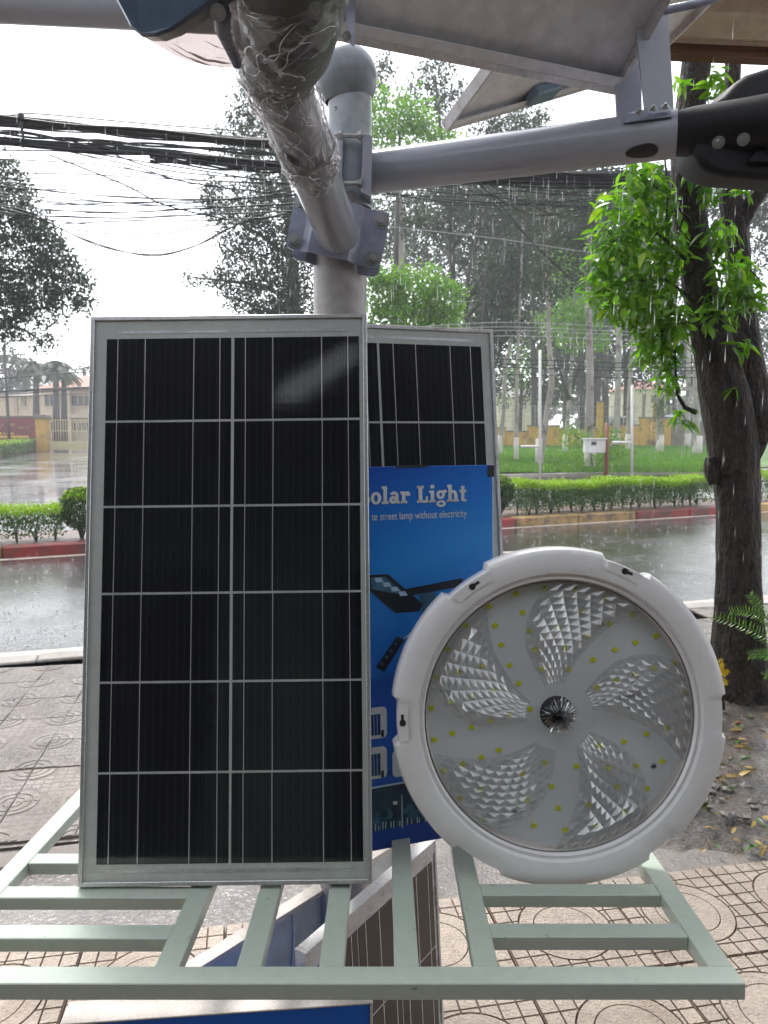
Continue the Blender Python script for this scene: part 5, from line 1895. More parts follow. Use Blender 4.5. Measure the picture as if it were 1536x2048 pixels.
mb.tube([gnd(1560, 1480), at(1600, 1340, ys_)], [0.012, 0.007], 8)
mb.build('stem', 'bark', shr, smooth=True)
mb = MB()
for k in range(26):
    c = at(1443 + rnd.gauss(0, 5), 1343 + rnd.gauss(0, 15), ys_ + rnd.gauss(0, 0.02))
    for q in range(5):
        a = q * 1.257 + rnd.uniform(0, 1)
        d = Vector((math.cos(a), -0.5 + rnd.uniform(-.3, .3), math.sin(a))).normalized()
        s_ = d.cross(Vector((0, 1, 0.3))).normalized() * 0.006
        mb.add([c, c + d * 0.009 + s_, c + d * 0.018, c + d * 0.009 - s_], [(0, 1, 2, 3)])
tag(mb.build('blossom', 'petal', shr), kind='stuff')
px_tube([(1448, 1420), (1445, 1380), (1443, 1340)], ys_, 5).build('stem', 'bark', shr, smooth=True)

# fallen leaves and stones in the tree pit
mb, mb2 = MB(), MB()
for k in range(260):
    x, y = rnd.gauss(1500, 60), rnd.gauss(1490, 45)
    if k > 170:
        x, y = rnd.uniform(1350, 1560), rnd.uniform(1450, 1700)
    if y < 1400: continue
    p = gnd(x, y, 0.045 if y < 1520 else 0.03)
    mx = Matrix.Translation(p) @ Matrix.Rotation(rnd.uniform(0, 6.28), 4, 'Z') @ Matrix.Rotation(rnd.gauss(0, 0.35), 4, 'Y') @ Matrix.Rotation(rnd.gauss(0, 0.35), 4, 'X') @ Matrix.Scale(rnd.uniform(0.03, 0.075), 4)
    (mb if k % 4 else mb2).add([mx @ Vector(v) for v in LT[0]], LT[1])
tag(mb.build('leaf_litter', 'leaf_yellow', smooth=True), 'fallen yellow and brown leaves round the tree base', 'leaves', kind='stuff')
tag(mb2.build('weeds', 'leaf_hedge', smooth=True), 'small green weeds and leaves on the wet soil', 'weeds', kind='stuff')
mb = MB()
for k in range(70):
    x, y = rnd.uniform(1400, 1560), rnd.uniform(1410, 1640)
    p = gnd(x, y, 0.03)
    r_ = rnd.uniform(0.008, 0.03)
    sub = bmesh.new()
    bmesh.ops.create_icosphere(sub, subdivisions=1, radius=r_)
    for v in sub.verts:
        v.co *= rnd.uniform(0.7, 1.15)
        v.co.z *= 0.6
    mb.add([p + v.co for v in sub.verts], [[v.index for v in f.verts] for f in sub.faces])
    sub.free()
tag(mb.build('rubble', 'stone'), 'loose stones and rubble on the soil under the tree', 'stones', kind='stuff')
# raised dark slab standing for the drain hole on the left
mb = MB()
g0 = gnd(70, 1722)
mb.box((-0.28, -0.05, 0), (0.22, 0.06, 0.02), Matrix.Translation((g0.x, g0.y, -0.004)) @ Matrix.Rotation(0.25, 4, 'Z'), bev=0.01)
tag(mb.build('drain_hole_slab', 'oldgroove'), 'low dark slab standing for the drain hole in the pavement beside the rack', 'slab')

# ------------------------------------------------------------------ HEDGES
def hedge(name, label, a, b, width, z0, z1, dens, lime=0.35, leafL=0.035, group=None, rnd_ends=0.0):
    L = (b - a).length
    d = (b - a).normalized()
    n_ = Vector((-d.y, d.x, 0))
    root = thing(name, label, 'hedge', (a.x, a.y, 0), group)
    N = int(dens * L)
    u = rng.uniform(0, 1, N); v = rng.uniform(-1, 1, N); w = rng.uniform(0, 1, N)
    side = rng.random(N)
    v = np.where(side < 0.45, np.sign(v) * rng.uniform(0.8, 1, N), v)
    w = np.where((side > 0.45) & (side < 0.8), rng.uniform(0.86, 1, N), w)
    wob = 0.022 * np.sin(u * L * 3.1 + 1) + 0.018 * np.sin(u * L * 7.3) + rng.normal(0, 0.02, N)
    zz = z0 + 0.06 + (z1 - z0 - 0.06) * w + wob * w + rng.normal(0, 0.012, N)
    keep = rng.random(N) < np.clip(0.35 + 1.2 * w, 0, 1)
    half = width / 2 * (0.82 + 0.18 * np.sin(w * 2.6)) + 0.025 * np.sin(u * L * 5 + w * 4)
    P = np.array(a)[None, :] + u[:, None] * L * np.array(d)[None, :] + (v * half)[:, None] * np.array(n_)[None, :]
    P[:, 2] = zz
    P = P[keep]; wk = w[keep]
    top = (wk > 0.80) & (rng.random(len(wk)) < lime * 2.2)
    V, Q = leaf_quads(P[~top], leafL, 0.55)
    tag(link('foliage', fast_mesh('foliage', V, Q, 'leaf_hedge'), root), kind='stuff')
    if top.any():
        V, Q = leaf_quads(P[top] + np.array([0, 0, 0.02]), leafL, 0.55)
        tag(link('young_growth', fast_mesh('young_growth', V, Q, 'leaf_lime'), root), kind='stuff')
    mb = MB()
    k = int(L / 0.22) + 1
    for i in range(k):
        p = a + d * (L * (i + 0.5) / k) + n_ * rnd.uniform(-0.1, 0.1)
        for q in range(3):
            mb.tube([Vector((p.x, p.y, z0 - 0.02)), Vector((p.x + rnd.uniform(-.06, .06), p.y + rnd.uniform(-.06, .06), z0 + (z1 - z0) * 0.4)), Vector((p.x + rnd.uniform(-.16, .16), p.y + rnd.uniform(-.12, .12), z0 + (z1 - z0) * 0.85))], [0.012, 0.008, 0.004], 5)
    tag(mb.build('stems', 'dark_bark', root, smooth=True), kind='stuff')
    return root
def bush(name, label, c, r, hz_, dens, L=0.035):
    root = thing(name, label, 'bush', (c.x, c.y, 0))
    N = dens
    d = rand_dirs(N) * (rng.uniform(0.35, 1, N) ** (1 / 3))[:, None]
    P = np.array([c.x, c.y, 0.14 + hz_ * 0.58]) + d * np.array([r, r, hz_ * 0.45])
    V, Q = leaf_quads(P, L, 0.55)
    tag(link('foliage', fast_mesh('foliage', V, Q, 'leaf_hedge'), root), kind='stuff')
    top = d[:, 2] > 0.45
    V, Q = leaf_quads(P[top], L, 0.55)
    tag(link('young_growth', fast_mesh('young_growth', V, Q, 'leaf_lime'), root), kind='stuff')
    mb = MB()
    for q in range(7):
        mb.tube([Vector((c.x, c.y, 0.1)), Vector((c.x + rnd.uniform(-.1, .1), c.y + rnd.uniform(-.1, .1), 0.14 + hz_ * 0.3)), Vector((c.x + rnd.uniform(-r, r) * .7, c.y + rnd.uniform(-r, r) * .7, 0.14 + hz_ * 0.75))], [0.016, 0.011, 0.005], 5)
    mb.build('stems', 'dark_bark', root, smooth=True)
    return root
def on_far(px, py, off):
    """point of the median, off metres behind the painted kerb, in the picture column px"""
    r = ray(px, py)
    # intersect with the vertical plane along the kerb line shifted by off
    o_ = FAR_L + fn * off
    t = (o_ - EYE).dot(fn) / r.dot(fn)
    p = EYE + r * t
    return Vector((p.x, p.y, 0))
hedge('hedge', 'clipped green hedge on the median, seen left of the big solar panel', on_far(-420, 1060, 0.55), on_far(128, 1050, 0.55), 0.5, 0.11, 0.50, 6500, 0.5)
bush('bush', 'rounded bush on the median touching the frame of the big solar panel', on_far(162, 1040, 0.55), 0.25, 0.60, 5000)
bush('bush', 'small rounded bush on the median beside the blue carton', on_far(1000, 1000, 0.55), 0.21, 0.60, 4500)
hedge('hedge', 'long clipped hedge with lime top on the median between the carton and the tree', on_far(1018, 1000, 0.55), on_far(1408, 985, 0.55), 0.55, 0.11, 0.60, 9000, 0.9)
hedge('hedge', 'clipped hedge on the median behind the street tree trunk', on_far(1505, 985, 0.55), on_far(1800, 970, 0.55), 0.55, 0.11, 0.62, 6000, 0.7)
# low hedge along the lawn edge
a_, b_ = gnd(985, 952), gnd(1450, 941)
hedge('hedge', 'low thin hedge edging the lawn beyond the far carriageway', Vector((a_.x, a_.y, 0)), Vector((b_.x, b_.y, 0)), 0.35, 0.02, 0.24, 1500, 0.15, 0.05)
# hedge by the sign wall, sloping away
hedge('hedge', 'trimmed hedge bank at the foot of the maroon sign', gnd(-120, 935), gnd(62, 903), 0.9, 0.0, 0.75, 700, 0.25, 0.10)

# ------------------------------------------------------------------ FURTHER STREET FURNITURE
def rod(path, Y, w, mat, name, parent, n=8):
    return px_tube(path, Y, w, n).build(name, mat, parent, smooth=True)
for (x, y1, y0, armx, army, lab) in ((1080, 972, 700, 1042, 893, 'thin white post with a side arm, nearer the blue carton'), (1264, 960, 770, 1225, 885, 'thin white post with a side arm, nearer the street tree')):
    Yp = gnd(x, y1 - 6).y * 0.80
    t = thing('signal_post', lab, 'post', at(x, y1, Yp))
    base = at(x, y1, Yp)
    px_tube([(x, y1), (x, y0)], Yp, 5.5).tube([Vector((base.x, base.y, 0)), base], 2.75 * Yp / F, 8).build('shaft', 'paintwhite', t, smooth=True)
    rod([(x, army), (armx, army)], Yp, 5, 'paintwhite', 'arm', t)
Yb = 18.5
t = thing('meter_box', 'white metal meter box on a rusty red post in front of the lawn', 'meter box', at(1212, 960, Yb))
pb_ = at(1212, 960, Yb)
px_tube([(1212, 960), (1214, 845)], Yb, 9).tube([Vector((pb_.x, pb_.y, 0)), pb_], 4.5 * Yb / F, 8).build('post', 'rust', t, smooth=True)
lo, hi = at(1168, 906, Yb), at(1209, 879, Yb)
MB().box((lo.x, Yb - 0.12, lo.z), (hi.x, Yb + 0.12, hi.z), bev=0.015).build('box', 'paintwhite', t)
wl, wh = at(1180, 890, Yb), at(1190, 883, Yb)
MB().box((wl.x, Yb - 0.135, wl.z), (wh.x, Yb - 0.121, wh.z)).build('window', 'pane', t)
MB().box((lo.x - 0.03, Yb - 0.16, hi.z + 0.002), (hi.x + 0.03, Yb + 0.14, hi.z + 0.03), bev=0.005).build('lid', 'paintwhite', t)
# yellow flowering shrub behind it
t = thing('shrub', 'light green shrub with yellow tips behind the white meter box', 'shrub', at(1190, 930, 22))
V, Q = leaf_quads(blob_points([(1150, 870, 30, 22), (1180, 905, 55, 30), (1235, 895, 28, 30), (1130, 872, 18, 12), (1215, 870, 25, 20)], 22.0, 0.55, 6.0), 0.09, 0.5)
tag(link('foliage', fast_mesh('foliage', V, Q, 'leaf_fresh'), t), kind='stuff')
px_tube([(1185, 932), (1180, 900), (1150, 870)], 22, 3).tube([at(1190, 935, 22), at(1230, 890, 22)], 0.02, 6).build('stems', 'dark_bark', t)

# stepped yellow boundary wall
WY = 52.0
def wall_seg(name, label, px0, px1, ytop, ybot, Y, cat='wall', cop=5, mat='yellow', thick=0.25, zb=LZ):
    a, b = at(px0, ytop, Y), at(px1, ytop, Y)
    t = thing(name, label, cat, (a.x, Y, zb))
    MB().box((a.x, Y, zb - 0.1), (b.x, Y + thick, a.z - 0.06), bev=0.01).build('wall', mat, t)
    MB().box((a.x - 0.04, Y - 0.06, a.z - 0.058), (b.x + 0.04, Y + thick + 0.06, a.z + 0.03), bev=0.01).build('coping', 'coping', t)
    return t
wall_seg('boundary_wall', 'low yellow boundary wall step, first beside the carton', 940, 1012, 855, 890, WY)
wall_seg('boundary_wall', 'low yellow boundary wall step, lowest of the row', 1013, 1055, 862, 890, WY)
wall_seg('boundary_wall', 'mossy yellow boundary wall step, higher one behind the forked white trunk', 1056, 1120, 851, 890, WY)
wall_seg('boundary_wall', 'yellow boundary wall step partly hidden by the flowering shrub', 1121, 1196, 857, 890, WY)
wall_seg('boundary_wall', 'yellow boundary wall step just past the square pillar', 1209, 1280, 850, 890, WY)
wall_seg('boundary_wall', 'tallest stained yellow boundary wall step near the ivy covered trunk', 1281, 1344, 835, 890, WY)
wall_seg('boundary_wall', 'dark stained boundary wall step behind the street tree', 1345, 1480, 843, 890, WY, mat='coping')
wall_seg('gate_pillar', 'square yellow pillar rising between the wall steps', 1197, 1208, 803, 890, WY - 0.1, 'pillar', thick=0.45)
wall_seg('gate_pillar', 'square yellow pillar beside the ivy covered trunk', 1311, 1320, 800, 890, WY + 0.3, 'pillar', thick=0.45)
# thin mesh fence behind
t = thing('mesh_fence', 'thin wire mesh fence standing behind the yellow wall', 'fence', at(1000, 860, 56))
for k in range(24):
    x = 960 + k * 22
    rod([(x, 870), (x, 810)], 56, 1.6, 'wire', 'fence_post', t, 5)
for y in (812, 822, 832, 842):
    rod([(950, y), (1480, y + 2)], 56, 0.7, 'wire', 'fence_wire', t, 4)
# far paddock strip, sheds and cars
sheet('far_track', [at(930, 866, 60), at(1536, 864, 60), at(1536, 861.5, 95), at(930, 861.5, 95)], 0.03, 'rust')
def car(label, px0, px1, ytop, Y, mat):
    a, b = at(px0, ytop, Y), at(px1, ytop, Y)
    L = b.x - a.x
    h = a.z
    t = thing('parked_car', label, 'car', ((a.x + b.x) / 2, Y, 0))
    prof = [(0, .35), (0.02, .62), (.18, .68), (.30, .98), (.42, 1.0), (.68, 1.0), (.82, .72), (.97, .66), (1, .36), (1, .2), (0, .2)]
    mb = MB()
    P = [(a.x + x * L, z * h) for x, z in prof]
    n = len(P)
    mb.add([(x, Y, z) for x, z in P] + [(x, Y + 1.7, z) for x, z in P], [tuple(range(n)), tuple(range(n, 2 * n))[::-1]] + [(i, n + i, n + (i + 1) % n, (i + 1) % n) for i in range(n)])
    mb.build('body', mat, t)
    w = [(.24, .70), (.33, .94), (.52, .95), (.52, .70)]
    w2 = [(.54, .70), (.54, .95), (.67, .94), (.77, .72)]
    for q in (w, w2):
        MB().add([(a.x + x * L, Y - 0.01, z * h) for x, z in q], [(0, 1, 2, 3)]).build('window', 'pane', t)
    for x in (.2, .8):
        mb = MB()
        mb.lathe([(0.001, -0.02), (0.2 * h, -0.02), (0.22 * h, 0), (0.22 * h, 0.2)], 20, Matrix.Translation((a.x + x * L, Y, 0.22 * h)) @ Matrix.Rotation(-math.pi / 2, 4, 'X'))
        mb.build('wheel', 'tyre', t)
    return t
car('white parked car half hidden behind the yellow wall', 1196, 1292, 832, 57, 'carwhite')
car('dark grey parked car behind the wall next to the street tree', 1318, 1420, 828, 57, 'cargrey')
def house(label, px0, px1, ytop, yroof, Y, dep, wins, roofm='roof', wallm='cream', doors=()):
    a, b = at(px0, ytop, Y), at(px1, ytop, Y)
    t = thing('house', label, 'building', ((a.x + b.x) / 2, Y, 0))
    MB().box((a.x, Y, 0), (b.x, Y + dep, a.z)).build('wall', wallm, t)
    rz = at(px0, yroof, Y).z
    e = 0.5
    mb = MB()
    mb.add([(a.x - e, Y - e, a.z), (b.x + e, Y - e, a.z), (b.x + e, Y + dep + e, a.z), (a.x - e, Y + dep + e, a.z), (a.x + 1.5, Y + dep / 2, rz), (b.x - 1.5, Y + dep / 2, rz)], [(0, 1, 5, 4), (2, 3, 4, 5), (1, 2, 5), (3, 0, 4), (3, 2, 1, 0)])
    mb.build('roof', roofm, t)
    for (x0, y0, x1, y1) in wins:
        p, q = at(x0, y1, Y), at(x1, y0, Y)
        w = MB().box((p.x, Y - 0.05, p.z), (q.x, Y + 0.02, q.z)).build('window', 'pane', t)
        MB().box((p.x - 0.1, Y - 0.12, p.z - 0.12), (q.x + 0.1, Y - 0.002, p.z - 0.004)).build('sill', wallm, w)
        for k in range(1, 4):
            xx = p.x + (q.x - p.x) * k / 4
            MB().box((xx - 0.03, Y - 0.09, p.z), (xx + 0.03, Y - 0.051, q.z)).build('mullion', wallm, w)
    for (x0, y0, x1, y1) in doors:
        p, q = at(x0, y1, Y), at(x1, y0, Y)
        MB().box((p.x, Y - 0.05, 0), (q.x, Y + 0.02, q.z)).build('door', 'wood', t)
    return t
house('pale distant house with a brown door seen between the trunks', 1262, 1340, 778, 756, 85, 8, ((1302, 790, 1312, 806), (1325, 790, 1334, 806)), doors=((1284, 787, 1292, 822),))
house('low cream house far behind the trees next to the carton', 996, 1090, 795, 775, 95, 8, ((1005, 806, 1018, 818), (1040, 806, 1052, 818)), roofm='coping')
# school buildings on the left
SY = 66.0
t = house('two storey cream building with red tiled roof behind the gate', 80, 330, 778, 742, SY, 12, ((90, 791, 131, 812), (145, 791, 192, 812), (205, 791, 250, 812), (92, 845, 112, 862), (116, 845, 134, 862), (146, 845, 182, 862), (200, 845, 240, 862)))
for x in (134, 196):
    p, q = at(x, 880, SY), at(x + 9, 778, SY)
    MB().box((p.x, SY - 0.5, 0), (q.x, SY + 0.1, q.z - 0.02)).build('pilaster', 'cream', t)
p, q = at(82, 836, SY), at(330, 829, SY)
MB().box((p.x, SY - 0.6, p.z), (q.x, SY - 0.01, q.z)).build('ledge', 'cream', t)
house('cream wing with small windows behind the maroon sign', -120, 80, 792, 776, 70, 10, ((31, 794, 35, 830), (43, 792, 52, 812)), roofm='coping')
GY = 46.0
t = thing('sign_wall', 'maroon sign board with faded yellow lettering beside the gate', 'sign', at(30, 905, GY))
a, b = at(-140, 835, GY), at(68, 835, GY)
MB().box((a.x, GY, 0), (b.x, GY + 0.3, a.z), bev=0.02).build('board', 'maroon', t)
MB().box((a.x, GY - 0.06, a.z + 0.002), (b.x, GY + 0.36, a.z + 0.10)).build('coping', 'coping', t)
for row, (y, x1, hgt) in enumerate(((847, 30, 5), (853, 60, 4), (865, 26, 4), (871, 55, 5), (880, 36, 5))):
    x = -100
    k = 0
    while x < x1:
        w = rnd.uniform(2.2, 4.4)
        p, q = at(x, y + hgt, GY), at(x + w, y, GY)
        MB().box((p.x, GY - 0.04, p.z), (q.x, GY - 0.003, q.z)).build('letter', 'gold' if row > 1 else 'maroon' if rnd.random() < .5 else 'ochre', t)
        x += w + (1.2 if rnd.random() < .8 else 4)
t = thing('gate_pillar', 'yellow gate pillar with dark cap beside the maroon sign', 'pillar', at(80, 905, GY))
a, b = at(69, 838, GY - 0.4), at(90, 838, GY - 0.4)
MB().box((a.x, GY - 0.4, 0), (b.x, GY + 0.25, a.z), bev=0.03).build('shaft', 'yellow', t)
MB().box((a.x - 0.08, GY - 0.48, a.z + 0.002), (b.x + 0.08, GY + 0.33, a.z + 0.26), bev=0.03).build('cap', 'coping', t)
t = thing('sliding_gate', 'cream sliding steel gate with vertical bars between pillar and panel', 'gate', at(140, 900, GY))
a, b = at(91, 839, GY), at(300, 839, GY)
z_lo, z_mid, z_hi = 0.12, at(100, 883, GY).z, a.z
MB().box((a.x, GY, z_lo), (b.x, GY + 0.06, z_mid)).build('lower_plate', 'gate', t)
for z in (z_hi, (z_hi + z_mid) / 2):
    MB().box((a.x, GY + 0.005, z - 0.05), (b.x, GY + 0.055, z)).build('gate_rail', 'gate', t)
k = 0
x = a.x + 0.1
while x < b.x:
    MB().tube([(x, GY + 0.03, z_mid), (x, GY + 0.03, z_hi)], 0.018, 6).build('gate_bar', 'gate', t, smooth=True)
    x += 0.16

# ------------------------------------------------------------------ TREES
def lawn_tree(label, path, Y, leaves, mat='pale_bark', lime=True, leaf='leaf_mid', dens=0.5, Lpx=6.2, name='tall_tree', group=None, limbs=(), zb=LZ, clump=2.4, depth=0.8, droop=0.3):
    base = at(path[0][0], path[0][1], Y)
    t = thing(name, label, 'tree', (base.x, Y, zb), group)
    pts = [at(x, y, Y) for x, y, w in path]
    rad = [max(0.012, w * 0.5 * Y / F) for x, y, w in path]
    if pts[0].z > zb - 0.05:
        pts.insert(0, Vector((pts[0].x, pts[0].y, zb - 0.1)))
        rad.insert(0, rad[0] * 1.05)
    ph = rnd.uniform(0, 6)
    MB().tube(pts, rad, 12, jit=lambda i, k: 1 + 0.06 * math.sin(3 * k + ph + i)).build('trunk', mat, t, smooth=True)
    if lime:
        k = max(2, min(len(pts) - 1, 2))
        p0_, p1_ = pts[0], pts[1]
        top = p0_ + (p1_ - p0_).normalized() * 1.0
        MB().tube([p0_, p0_.lerp(top, 0.5), top], [rad[0] * 1.08, (rad[0] * 0.5 + rad[1] * 0.5) * 1.07, rad[1] * 1.07], 12).build('limewash_band', 'limewash', t, smooth=True)
    for lb in limbs:
        P = [at(x, y, Y + rnd.uniform(-0.3, 0.3)) for x, y in lb]
        MB().tube(P, [max(0.01, 0.09 * (1 - 0.75 * i / (len(P) - 1))) * Y / 26 for i in range(len(P))], 7).build('limb', mat if not lime else 'dark_bark', t, smooth=True)
    if leaves:
        P = blob_points(leaves, Y, dens * 1.25, Lpx, clump, depth)
        V, Q = leaf_quads(P, Lpx * 1.25 * Y / F, 0.5, droop)
        tag(link('crown', fast_mesh('crown', V, Q, leaf), t), kind='stuff')
    return t

# pale trunks standing on the lawn
LT_ = lambda y: (1.5 - LZ) * F / (y - 855.0)
lawn_tree('slim leaning white footed tree nearest the edge of the second solar panel', [(999, 909, 11), (1007, 827, 8), (1010, 734, 7), (1022, 687, 6), (1030, 560, 5), (1025, 420, 4)], LT_(909), [(1020, 600, 50, 60), (1040, 500, 70, 70), (1010, 420, 70, 60), (1060, 410, 60, 50)], dens=0.5)
lawn_tree('slim straight white footed tree, second from the second solar panel', [(1032, 921, 9), (1033, 774, 7), (1038, 640, 6), (1045, 480, 5), (1050, 360, 4)], LT_(921), [(1050, 540, 45, 50), (1060, 440, 60, 55), (1055, 350, 60, 40)], dens=0.4)
lawn_tree('curved pale tree behind the nearer thin white post', [(1078, 930, 15), (1094, 827, 12), (1104, 765, 11), (1097, 671, 9), (1095, 540, 8), (1100, 400, 6), (1096, 300, 5)], LT_(930), [(1100, 560, 55, 55), (1130, 470, 60, 60), (1080, 380, 60, 50), (1130, 370, 60, 45)], dens=0.45)
lawn_tree('short forked white footed tree behind the flowering shrub', [(1130, 905, 10), (1136, 827, 8), (1140, 770, 8), (1146, 690, 6), (1150, 560, 5)], LT_(905), [(1130, 650, 55, 45), (1165, 600, 60, 55), (1140, 540, 50, 40), (1180, 680, 40, 40)], leaf='leaf_fresh', limbs=[[(1138, 800), (1120, 740), (1105, 690)], [(1140, 780), (1165, 720), (1180, 680)]], dens=0.36)
lawn_tree('thick pale tree right behind the white meter box', [(1179, 937, 21), (1178, 860, 16), (1180, 780, 15), (1179, 671, 13), (1176, 520, 11), (1180, 380, 8), (1182, 250, 5)], LT_(937), [(1190, 520, 60, 55), (1150, 440, 60, 55), (1210, 430, 60, 55), (1180, 350, 70, 40)], dens=0.45)
lawn_tree('pale tree by the square pillar behind the farther thin white post', [(1232, 890, 15), (1235, 800, 12), (1238, 671, 11), (1240, 540, 9), (1244, 400, 7)], LT_(894), [(1250, 560, 50, 50), (1270, 460, 60, 55), (1230, 390, 60, 45), (1290, 400, 45, 50)], dens=0.5)
lawn_tree('slim dark streaked tree right of the farther thin white post', [(1255, 899, 10), (1258, 800, 8), (1263, 720, 7), (1270, 620, 6), (1275, 500, 5)], LT_(899), [(1285, 600, 40, 50), (1300, 520, 45, 55)], dens=0.4)
iv = lawn_tree('ivy clad white footed tree on the lawn left of the street tree', [(1319, 905, 14), (1318, 827, 11), (1317, 743, 10), (1312, 620, 9), (1316, 480, 7), (1318, 380, 5)], LT_(905), [(1330, 560, 50, 60), (1310, 450, 60, 60), (1340, 390, 50, 50)], dens=0.45)
V, Q = leaf_quads(blob_points([(1320, 800, 9, 50), (1318, 840, 7, 20)], LT_(905), 1.0, 5.0, 1.4), 0.12, 0.7)
tag(link('ivy', fast_mesh('ivy', V, Q, 'leaf_hedge'), iv), kind='stuff')
lawn_tree('white footed tree half hidden at the edge of the street tree trunk', [(1375, 893, 12), (1376, 800, 9), (1378, 640, 7)], LT_(893), [], dens=0.3)
lawn_tree('thick white footed tree just beside the street tree trunk', [(1394, 909, 17), (1392, 840, 13), (1392, 700, 11), (1396, 500, 9)], LT_(909), [(1420, 420, 60, 80), (1500, 480, 70, 90), (1530, 380, 60, 80), (1520, 640, 40, 60)], dens=0.5)
# dark trunks behind the wall
lawn_tree('dark straight trunk behind the yellow wall left of the curved pale tree', [(1069, 852, 13), (1068, 760, 11), (1064, 620, 9), (1060, 440, 7), (1065, 300, 5)], 58, [(1060, 480, 60, 60), (1075, 380, 70, 60), (1045, 310, 55, 40), (1050, 245, 45, 28)], 'dark_bark', False, 'leaf_dark', zb=0, dens=0.5)
lawn_tree('dark forked double trunk behind the yellow wall by the meter box', [(1190, 859, 22), (1192, 800, 17), (1197, 720, 12), (1206, 600, 9), (1210, 450, 6)], 59, [(1215, 600, 60, 60), (1230, 500, 70, 60), (1190, 430, 70, 60)], 'dark_bark', False, 'leaf_dark', zb=0, dens=0.5, limbs=[[(1191, 800), (1183, 720), (1176, 620)]])
lawn_tree('thin dark trunk behind the yellow wall', [(1160, 852, 9), (1160, 780, 8), (1158, 640, 6), (1160, 480, 5)], 58, [(1150, 560, 60, 50), (1140, 460, 60, 50)], 'dark_bark', False, 'leaf_mid', zb=0, dens=0.45)
# tall trees behind the second panel and post
lawn_tree('tall slender tree with the highest crown right of the ball cap', [(906, 900, 16), (908, 640, 12), (905, 540, 11), (900, 400, 9), (880, 250, 6), (870, 150, 4)], 34, [(875, 150, 42, 32), (850, 195, 52, 36), (905, 205, 40, 34), (870, 260, 45, 30), (880, 420, 80, 45), (930, 440, 60, 50), (850, 470, 60, 40), (960, 520, 50, 40), (930, 330, 40, 40), (900, 370, 70, 40)], 'dark_bark', False, 'leaf_mid', dens=0.42, limbs=[[(903, 500), (940, 450), (960, 400)], [(900, 420), (860, 380), (830, 360)]])
lawn_tree('tall thin tree whose wispy crown shows beside the ball cap', [(806, 900, 20), (806, 640, 17), (803, 500, 15), (798, 390, 12), (780, 250, 7), (760, 150, 4)], 30, [(760, 130, 22, 30), (752, 180, 24, 34), (770, 150, 16, 30), (790, 420, 60, 40), (770, 480, 50, 40), (830, 430, 40, 30)], 'pale_bark', False, 'leaf_mid', dens=0.34)
lawn_tree('slim dark trunk tree between second panel and lawn trees', [(932, 900, 12), (931, 640, 9), (935, 560, 8), (955, 470, 5), (980, 400, 4)], 31, [(985, 590, 50, 50), (960, 660, 40, 30), (980, 430, 60, 50), (1000, 350, 60, 40), (970, 260, 40, 25), (1010, 250, 45, 25), (1060, 240, 35, 20)], 'dark_bark', False, 'leaf_dark', dens=0.5, limbs=[[(933, 600), (960, 560), (985, 540)], [(932, 640), (955, 610), (975, 600)]])
lawn_tree('bushy tree with drooping dark crown left of the curved pale tree', [(968, 905, 12), (966, 760, 10), (968, 640, 8), (975, 520, 6)], 29, [(980, 640, 35, 40), (990, 700, 22, 40), (1000, 560, 60, 50), (1010, 640, 40, 50)], 'dark_bark', False, 'leaf_dark', dens=0.5)
# fresh green smaller trees
lawn_tree('bright green bushy tree just above the second solar panel', [(835, 905, 12), (832, 760, 10), (828, 660, 8), (826, 580, 5)], 20, [(775, 590, 42, 46), (830, 580, 60, 48), (885, 605, 42, 44), (800, 640, 70, 35), (870, 650, 50, 30), (750, 560, 24, 26)], 'dark_bark', False, 'leaf_fresh', dens=1.0, Lpx=7, zb=0)
lawn_tree('pale green crowned tree behind the ball cap', [(790, 905, 16), (790, 600, 12), (795, 400, 8), (800, 260, 5)], 26, [(775, 215, 42, 36), (825, 225, 50, 34), (790, 260, 70, 32), (850, 265, 46, 26), (760, 270, 40, 30), (880, 280, 40, 22)], 'dark_bark', False, 'leaf_fresh', dens=0.5, Lpx=8)
lawn_tree('mid green tree filling the gap under the long arm', [(1210, 860, 14), (1212, 700, 11), (1215, 520, 8), (1215, 380, 5)], 57, [(1110, 430, 90, 60), (1200, 400, 90, 55), (1280, 440, 80, 70), (1060, 520, 80, 60), (1150, 560, 90, 60), (1260, 560, 80, 60), (960, 400, 70, 40), (1010, 470, 60, 50), (1090, 650, 60, 40), (1200, 660, 60, 30)], 'dark_bark', False, 'leaf_dark', dens=0.55, Lpx=8, zb=0)
lawn_tree('soft green tree low behind the yellow wall', [(1040, 858, 8), (1042, 800, 7), (1045, 740, 5)], 60, [(1040, 740, 45, 35), (1010, 770, 30, 30), (1075, 700, 40, 30)], 'dark_bark', False, 'leaf_fresh', dens=0.35, zb=0)
lawn_tree('grey green tree behind the cars', [(1350, 858, 9), (1348, 800, 7), (1345, 740, 5)], 60, [(1340, 740, 45, 30), (1290, 730, 50, 30), (1390, 720, 40, 40)], 'dark_bark', False, 'leaf_mid', dens=0.3, zb=0)

